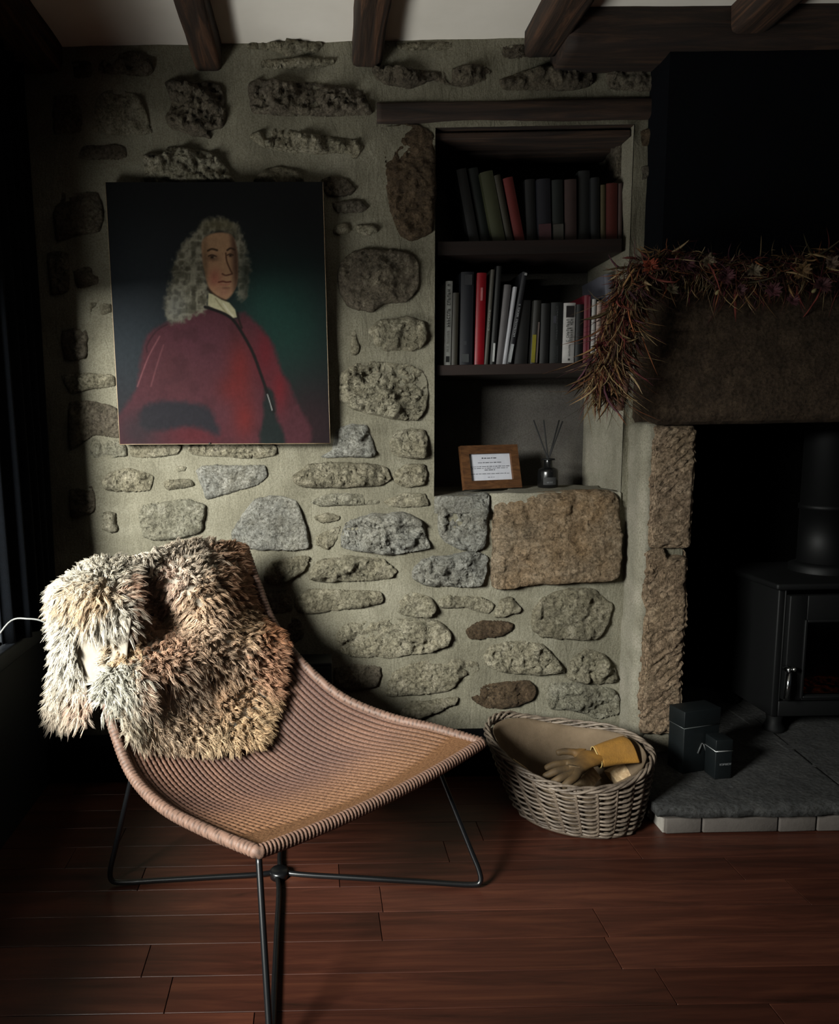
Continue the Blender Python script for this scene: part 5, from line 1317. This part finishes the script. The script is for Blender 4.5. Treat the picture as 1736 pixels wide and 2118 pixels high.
for r in range(nrow):
    s = .03 + .90 * r / (nrow - 1); w = .0066 * np.sin(TT * NS / 2 + (math.pi if r % 2 else 0))
    P = np.array([bask(np.array([t]), s)[0] + (math.cos(t) * e1 + math.sin(t) * e2) * q for t, q in zip(TT, w)])
    P[:, 2] += np.sin(TT * 3 + r) * .0012
    v, f = tube(P, .0031, 6, True); mesh('weaver', v, f, M['wicker'], bk)
for k in range(NS):
    t = 2 * math.pi * k / NS
    P = [bask(np.array([t]), s)[0] for s in np.linspace(0, 1.0, 9)]
    v, f = tube(P, .0046, 6); mesh('stake', v, f, M['wicker_dark'], bk)
TR = np.linspace(0, 2 * math.pi, 300, endpoint=False)
for k in range(4):
    ph = k * math.pi / 2
    P = np.array([bask(np.array([t]), 1.0)[0] + (math.cos(t) * e1 + math.sin(t) * e2) * (.0058 * math.cos(t * 9 + ph + .4 * math.sin(3 * t))) + np.array([0, 0, .0062 * math.sin(t * 9 + ph + .4 * math.sin(3 * t)) + .003 * math.sin(t * 5 + k)]) for t in TR])
    v, f = tube(P, .0036, 7, True); mesh('rim_rod', v, f, M['wicker'], bk)
P = np.array([bask(np.array([t]), .0)[0] for t in TR]); P[:, 2] = .0075; v, f = tube(P, .0075, 8, True); mesh('foot_rim', v, f, M['wicker_dark'], bk)
M['hessian'] = plain('hessian_lining', (116, 100, 82), .95, c2=(96, 82, 66), nscale=16, bmp=.6, bscale=700, spec=.05)
V = []; nt_ = 90
for s in np.linspace(0, .965, 14):
    q = bask(np.linspace(0, 2 * math.pi, nt_, endpoint=False), s, -.013); q = q + np.c_[np.zeros((nt_, 2)), fbm(q * 20, 2, 3) * .003 + .004]; V.extend(q)
c0 = bask(np.array([0, math.pi]), 0.0, -.013).mean(0); V.append(c0 + np.array([0, 0, .006])); F_ = grid_faces(nt_, 14, True); F_ += [(k, nt_ * 14, (k + 1) % nt_) for k in range(nt_)]
ln_ = mesh('lining', V, F_, M['hessian'], bk); sm = ln_.modifiers.new('thick', 'SOLIDIFY'); sm.thickness = .003

# ---- split logs
M['split'] = wood_mat('split_log_face', (116, 92, 66), (172, 146, 112), (206, 186, 154), .85, (40, 40, 4), .6)
M['bark'] = plain('log_bark', (92, 76, 60), .95, c2=(50, 40, 32), nscale=18, bmp=.9, bscale=50)
def log(a, b, r, seed, label, wedge=2.2, spin=0.0):
    a, b = np.asarray(a, float), np.asarray(b, float); ax_ = b - a; L = np.linalg.norm(ax_); d = ax_ / L
    x = np.cross(d, (0, 0, 1.0)); x /= np.linalg.norm(x); y = np.cross(x, d)
    root = thing('split_log', ((a + b) / 2)[:2].tolist() + [min(a[2], b[2]) - r * .4], label, 'log', 'logs in the basket')
    na, nl_ = 12, 14; arc = [(math.cos(spin + wedge * (k / (na - 1) - .5)), math.sin(spin + wedge * (k / (na - 1) - .5))) for k in range(na)]
    def P(c, s, t): 
        p = a + d * L * t + x * c[0] * r * s + y * c[1] * r * s; return p
    V = [P(c, 1 + .0, t) for t in np.linspace(0, 1, nl_) for c in arc]; V = np.array(V); n_ = fbm(V * 40, 3, seed); V += (V - (a + d * ((V - a) @ d)[:, None])) * (n_ * .12)[:, None]
    mesh('bark', V, grid_faces(na, nl_), M['bark'], root)
    Wd = []; core = (-.10 * math.cos(spin), -.10 * math.sin(spin))
    for t in np.linspace(0, 1, nl_):
        i = int(round(t * (nl_ - 1)))
        e0, e3 = V[i * na], V[i * na + na - 1]; c_ = P(core, 1, t)
        Wd.extend([e0 * (1 - q) + c_ * q for q in (0, .33, .66, 1)] + [c_ * (1 - q) + e3 * q for q in (.33, .66, 1)])
    Wd = np.array(Wd); Wd[:, 2] += fbm(Wd * 50, 3, seed + 3) * .002
    mesh('split_face', Wd, grid_faces(7, nl_), M['split'], root)
    for i, t in ((0, 0.0), (nl_ - 1, 1.0)):
        ring = list(V[i * na:(i + 1) * na]) + [P(core, 1, t)]; q = MB(); q.add(ring, [tuple(range(len(ring)))]); mesh('sawn_end', q.v, q.f, M['split'], root, False)
    return root
def inb(px, py, z): return onZ(px, py, z)
log(inb(1062, 1572, .120), inb(1136, 1628, .108), .040, 3, 'pale split log at the left inside the basket', 2.3, -1.4)
log(inb(1226, 1588, .128), inb(1180, 1640, .118), .032, 7, 'short pale log in the middle of the basket under the glove', 2.2, -1.3)
log(inb(1326, 1562, .135), inb(1262, 1600, .095), .032, 11, 'split log at the right end of the basket', 2.4, -1.5)
log(inb(1110, 1625, .045), inb(1270, 1640, .045), .036, 17, 'log lying lowest under the other logs in the basket', 2.4, -1.5)

# ---- leather work glove
gl_root = thing('work_glove', onZ(1215, 1585, .14), 'mustard and brown leather work glove lying across the basket', 'glove')
def skin(name, joints, edges, radii, mat, parent, sub=2, root_i=0):
    o0 = origin(parent); me = bpy.data.meshes.new(name); me.from_pydata([tuple(map(float, np.asarray(j) - o0)) for j in joints], edges, []); me.update()
    o = bpy.data.objects.new(name, me); COL.objects.link(o); o.parent = parent
    m1 = o.modifiers.new('skin', 'SKIN'); m1.use_smooth_shade = True
    for k, r in enumerate(radii):
        sv_ = me.skin_vertices[0].data[k]; sv_.radius = r if isinstance(r, tuple) else (r, r); sv_.use_root = (k == root_i)
    m2 = o.modifiers.new('sub', 'SUBSURF'); m2.levels = sub; m2.render_levels = sub
    me.materials.append(mat); return o
mgl, nt, b = new_mat('glove_leather')
vec = coords(nt, 'World'); n1 = noise_node(nt, 26, 5, .6, vec); sx_ = nt.nodes.new('ShaderNodeSeparateXYZ'); nt.links.new(vec, sx_.inputs[0])
mr = nt.nodes.new('ShaderNodeMapRange'); gxa, gxb = float(onZ(1185, 1585, .158)[0]), float(onZ(1250, 1565, .158)[0]); mr.inputs['From Min'].default_value = gxa; mr.inputs['From Max'].default_value = gxb
nt.links.new(sx_.outputs[0], mr.inputs['Value'])
cbm = mixc(nt, mr.outputs[0], ramp(nt, n1.outputs[0], [(.3, (50, 38, 22)), (.7, (84, 64, 36))]).outputs[0], ramp(nt, n1.outputs[0], [(.3, (118, 80, 22)), (.7, (158, 110, 34))]).outputs[0])
nt.links.new(cbm, b.inputs['Base Color']); b.inputs['Roughness'].default_value = .75; bump(nt, b, n1.outputs[0], .4, .004)
GZ = .158
def gz(px, py, dz=0.0): return onZ(px, py, GZ + dz)
J = [gz(1250, 1560, .006), gz(1218, 1572, .004), gz(1196, 1582, .002)]; ED = [(0, 1), (1, 2)]; RA = [(.026, .013), (.031, .014), (.028, .012)]
def finger(pts, rs, base):
    k = len(J); J.extend([gz(*p) for p in pts]); RA.extend(rs); ED.append((base, k)); ED.extend([(k + i, k + i + 1) for i in range(len(pts) - 1)])
finger([(1190, 1556, .010), (1168, 1554, .012), (1150, 1558, .008)], [.010, .0095, .008], 1)
for fp in (((1176, 1578, 0), (1150, 1580, .002), (1126, 1590, -.010)), ((1178, 1590, 0), (1148, 1596, 0), (1122, 1608, -.016)), ((1184, 1600, 0), (1158, 1610, -.002), (1138, 1622, -.018)), ((1194, 1606, 0), (1176, 1618, -.004), (1162, 1630, -.018))):
    finger(fp, [.0105, .0098, .0078], 2)
skin('glove_hand', J, ED, RA, mgl, gl_root, 2, 1)
# flared gauntlet cuff
cw = np.array([gz(1234, 1566, .006), gz(1262, 1558, .010), gz(1288, 1552, .016), gz(1308, 1549, .02)]); rw = [(.030, .016), (.036, .018), (.042, .018), (.046, .016)]
V = []; n = 28; dx_ = (cw[-1] - cw[0]); dx_ /= np.linalg.norm(dx_); sd2 = np.cross(dx_, (0, -.55, .83)); sd2 /= np.linalg.norm(sd2); up2 = np.cross(sd2, dx_)
for i, (p, (ra, rb_)) in enumerate(zip(cw, rw)):
    for k in range(n):
        t = 2 * math.pi * k / n; V.append(p + sd2 * ra * math.cos(t) * .85 + up2 * (rb_ * math.sin(t) + .004 * math.sin(3 * t + i)))
cf_ = mesh('glove_cuff', V, grid_faces(n, 4, True), plain('mustard_suede', (140, 98, 30), .85, c2=(108, 74, 22), nscale=22, bmp=.4, bscale=300, kind='World'), gl_root)
sm = cf_.modifiers.new('thick', 'SOLIDIFY'); sm.thickness = .003; sb = cf_.modifiers.new('sub', 'SUBSURF'); sb.levels = 1; sb.render_levels = 1
st2 = MB(); st2.tube([V[k] * 1.0 + (V[k] - cw[0]) * .06 for k in range(n)], .0016, 6, True); st2.obj('cuff_seam', plain('pale_stitching', (176, 150, 92), .8), gl_root)

# ================================================================== DRIED GARLAND
gp = [(2050, 560, 1.90), (1900, 566, 1.90), (1760, 556, 1.90), (1640, 560, 1.88), (1540, 570, 1.87), (1440, 560, 1.865), (1370, 552, 1.86), (1316, 572, 1.845), (1290, 622, 1.835), (1275, 690, 1.83), (1256, 752, 1.83), (1246, 800, 1.83)]
GP = catmull(np.array([at(*p) for p in gp]), 160)
ga = thing('dried_garland', at(1480, 600, 1.88), 'dried flower and grass garland hanging along the stone mantel', 'garland')
v, f = tube(GP, .008, 8); mesh('twine_core', v, f, plain('dark_twine', (40, 30, 22), .9), ga)
rg = np.random.default_rng(12)
cols = np.array([srgb(*c) for c in ((92, 66, 40), (122, 92, 58), (74, 46, 36), (104, 48, 40), (88, 32, 40), (60, 52, 30), (150, 128, 96), (66, 36, 44), (120, 70, 40), (134, 112, 78))])
HV, HT, HC, ofs = [], [], [], 0
nb = 4300; t = np.sort(rg.random(nb)); k = (t * 159).astype(int); P = GP[k]
T = np.gradient(GP, axis=0); T /= np.linalg.norm(T, axis=1)[:, None]; T = T[k]
rad = rg.normal(size=(nb, 3)); rad -= T * (rad * T).sum(1)[:, None]; rad /= np.linalg.norm(rad, axis=1)[:, None]
rad[:, 1] = np.where(rad[:, 1] > 0, -rad[:, 1] * .6, rad[:, 1])
hang = smooth(.68, .79, t)[:, None]
D = rad * rg.uniform(.1, .6, (nb, 1)) + T * rg.normal(.55, .7, (nb, 1)) + np.array([0, 0, -.85]) * rg.random((nb, 1)); D = D + hang * np.array([-.05, 0, -.5]); D /= np.linalg.norm(D, axis=1)[:, None]
LN = rg.uniform(.025, .08, nb) * np.where(rg.random(nb) < .12, 1.5, 1.0) * (1 - .25 * (1 - hang[:, 0]))
kink = np.cross(D, rg.normal(size=(nb, 3))); kink /= np.linalg.norm(kink, axis=1)[:, None]; sag = rg.uniform(0, .35, nb); KK = rg.uniform(.2, 1.2, nb)
seg = 5; pts = []; RO = rg.random((nb, 1)) ** .7 * np.array([[.046]])
for q in range(seg):
    s = q / (seg - 1); pts.append(P + rad * RO + D * (LN * s)[:, None] + kink * (LN * KK * s * s)[:, None] - np.array([0, 0, 1.0]) * (LN * sag * s * s)[:, None])
pts = np.stack(pts, 1); wd = rg.uniform(.0006, .0014, (nb, 1)) * np.where(rg.random((nb, 1)) < .22, 3.2, 1.0); tg = np.gradient(pts, axis=1); tg /= np.linalg.norm(tg, axis=2)[..., None]
side = np.cross(tg, rg.normal(size=(nb, 1, 3))); side /= np.linalg.norm(side, axis=2)[..., None]; nn = np.cross(tg, side)
prof = np.array([.6, 1, 1, .75, .1]); w = (wd * prof[None])[..., None]
ring = np.stack([pts + side * w, pts - side * w, pts + nn * w * .45], 2); HV.append(ring.reshape(-1, 3))
cl = cols[rg.integers(0, len(cols), nb)] * rg.uniform(.45, 1.1, (nb, 1)); HC.append(np.repeat(cl, seg * 3, 0))
tri = []
for q in range(seg - 1):
    for c in range(3):
        d_ = (c + 1) % 3; tri += [(q * 3 + c, q * 3 + d_, (q + 1) * 3 + d_), (q * 3 + c, (q + 1) * 3 + d_, (q + 1) * 3 + c)]
HT = (np.array(tri)[None] + (np.arange(nb) * seg * 3)[:, None, None]).reshape(-1, 3)
M['dry'] = vcol_mat('dried_stems', .8, .25)
fo = fast_mesh('dried_foliage', np.vstack(HV), HT, M['dry'], ga, np.vstack(HC)); fo['kind'] = 'stuff'
# papery flower heads, seed pods
def flower(c, r, col, nrm, seed, pn=11):
    rr_ = random.Random(seed); mb = MB(); nrm = np.asarray(nrm, float); nrm /= np.linalg.norm(nrm); a = np.cross(nrm, (0, 0, 1.0)); a /= np.linalg.norm(a); b_ = np.cross(nrm, a)
    for layer in range(3):
        for k in range(pn - layer * 2):
            t_ = 2 * math.pi * k / (pn - layer * 2) + layer * .4 + rr_.uniform(-.15, .15); d = a * math.cos(t_) + b_ * math.sin(t_); s_ = np.cross(nrm, d)
            L_ = r * (1 - .22 * layer) * rr_.uniform(.8, 1.15); up = .25 + .45 * layer
            p0 = c + nrm * .002; p1 = c + d * L_ * .55 + nrm * L_ * up * .5; p2 = c + d * L_ + nrm * L_ * up; w_ = L_ * .26
            mb.add([p0, p1 - s_ * w_, p1 + s_ * w_, p2 + nrm * r * .06, p1 + nrm * r * .10], [(0, 1, 4), (0, 4, 2), (1, 3, 4), (4, 3, 2)])
    return mb.obj('flower_head', plain('petal_%d' % seed, col, .8, nscale=90), ga)
fl_ = [(1345, 550, .020, (172, 62, 24)), (1420, 545, .020, (92, 30, 44)), (1500, 572, .022, (104, 40, 50)), (1560, 560, .018, (128, 112, 86)), (1600, 600, .019, (96, 32, 44)), (1660, 560, .020, (120, 84, 34)),
       (1700, 590, .022, (88, 30, 38)), (1466, 540, .017, (140, 122, 92)), (1390, 600, .016, (110, 96, 66)), (1284, 672, .019, (128, 30, 26)), (1242, 716, .021, (122, 22, 22)), (1262, 712, .013, (136, 108, 44)),
       (1324, 610, .017, (84, 40, 44)), (1640, 622, .016, (96, 34, 46)), (1720, 545, .018, (118, 92, 74)), (1530, 600, .015, (110, 60, 66)), (1300, 640, .015, (104, 70, 40))]
for k, (px, py, r, c) in enumerate(fl_):
    flower(at(px, py, 1.812 if px < 1400 else 1.826), r * 1.1, tuple(int(x * .68) for x in c), (random.uniform(-.3, .3), -1, random.uniform(-.2, .5)), 100 + k)
v, f = tube([at(1298, 772, 1.80), at(1291, 812, 1.80), at(1281, 848, 1.80)], [.0085, .0095, .009], 12); cs = mesh('cinnamon_stick', v, f, plain('cinnamon_bark', (96, 66, 48), .8, c2=(64, 42, 30), nscale=30, bmp=.5, bscale=120), ga)
pod = plain('seed_pod', (120, 110, 72), .8, bmp=.4)
for k, (px, py) in enumerate(((1232, 812), (1240, 832), (1228, 838), (1380, 560), (1480, 610), (1590, 556), (1680, 606), (1262, 770))):
    v, f = lathe([(0, 0), (.0035, .002), (.005, .007), (.003, .012), (.0008, .015), (0, .018)], (0, 0, 0), 10); mesh('seed_pod', place(v, at(px, py, 1.825 if px < 1400 else 1.845), rx=random.uniform(-1, 1), ry=random.uniform(-1, 1)), f, pod, ga)
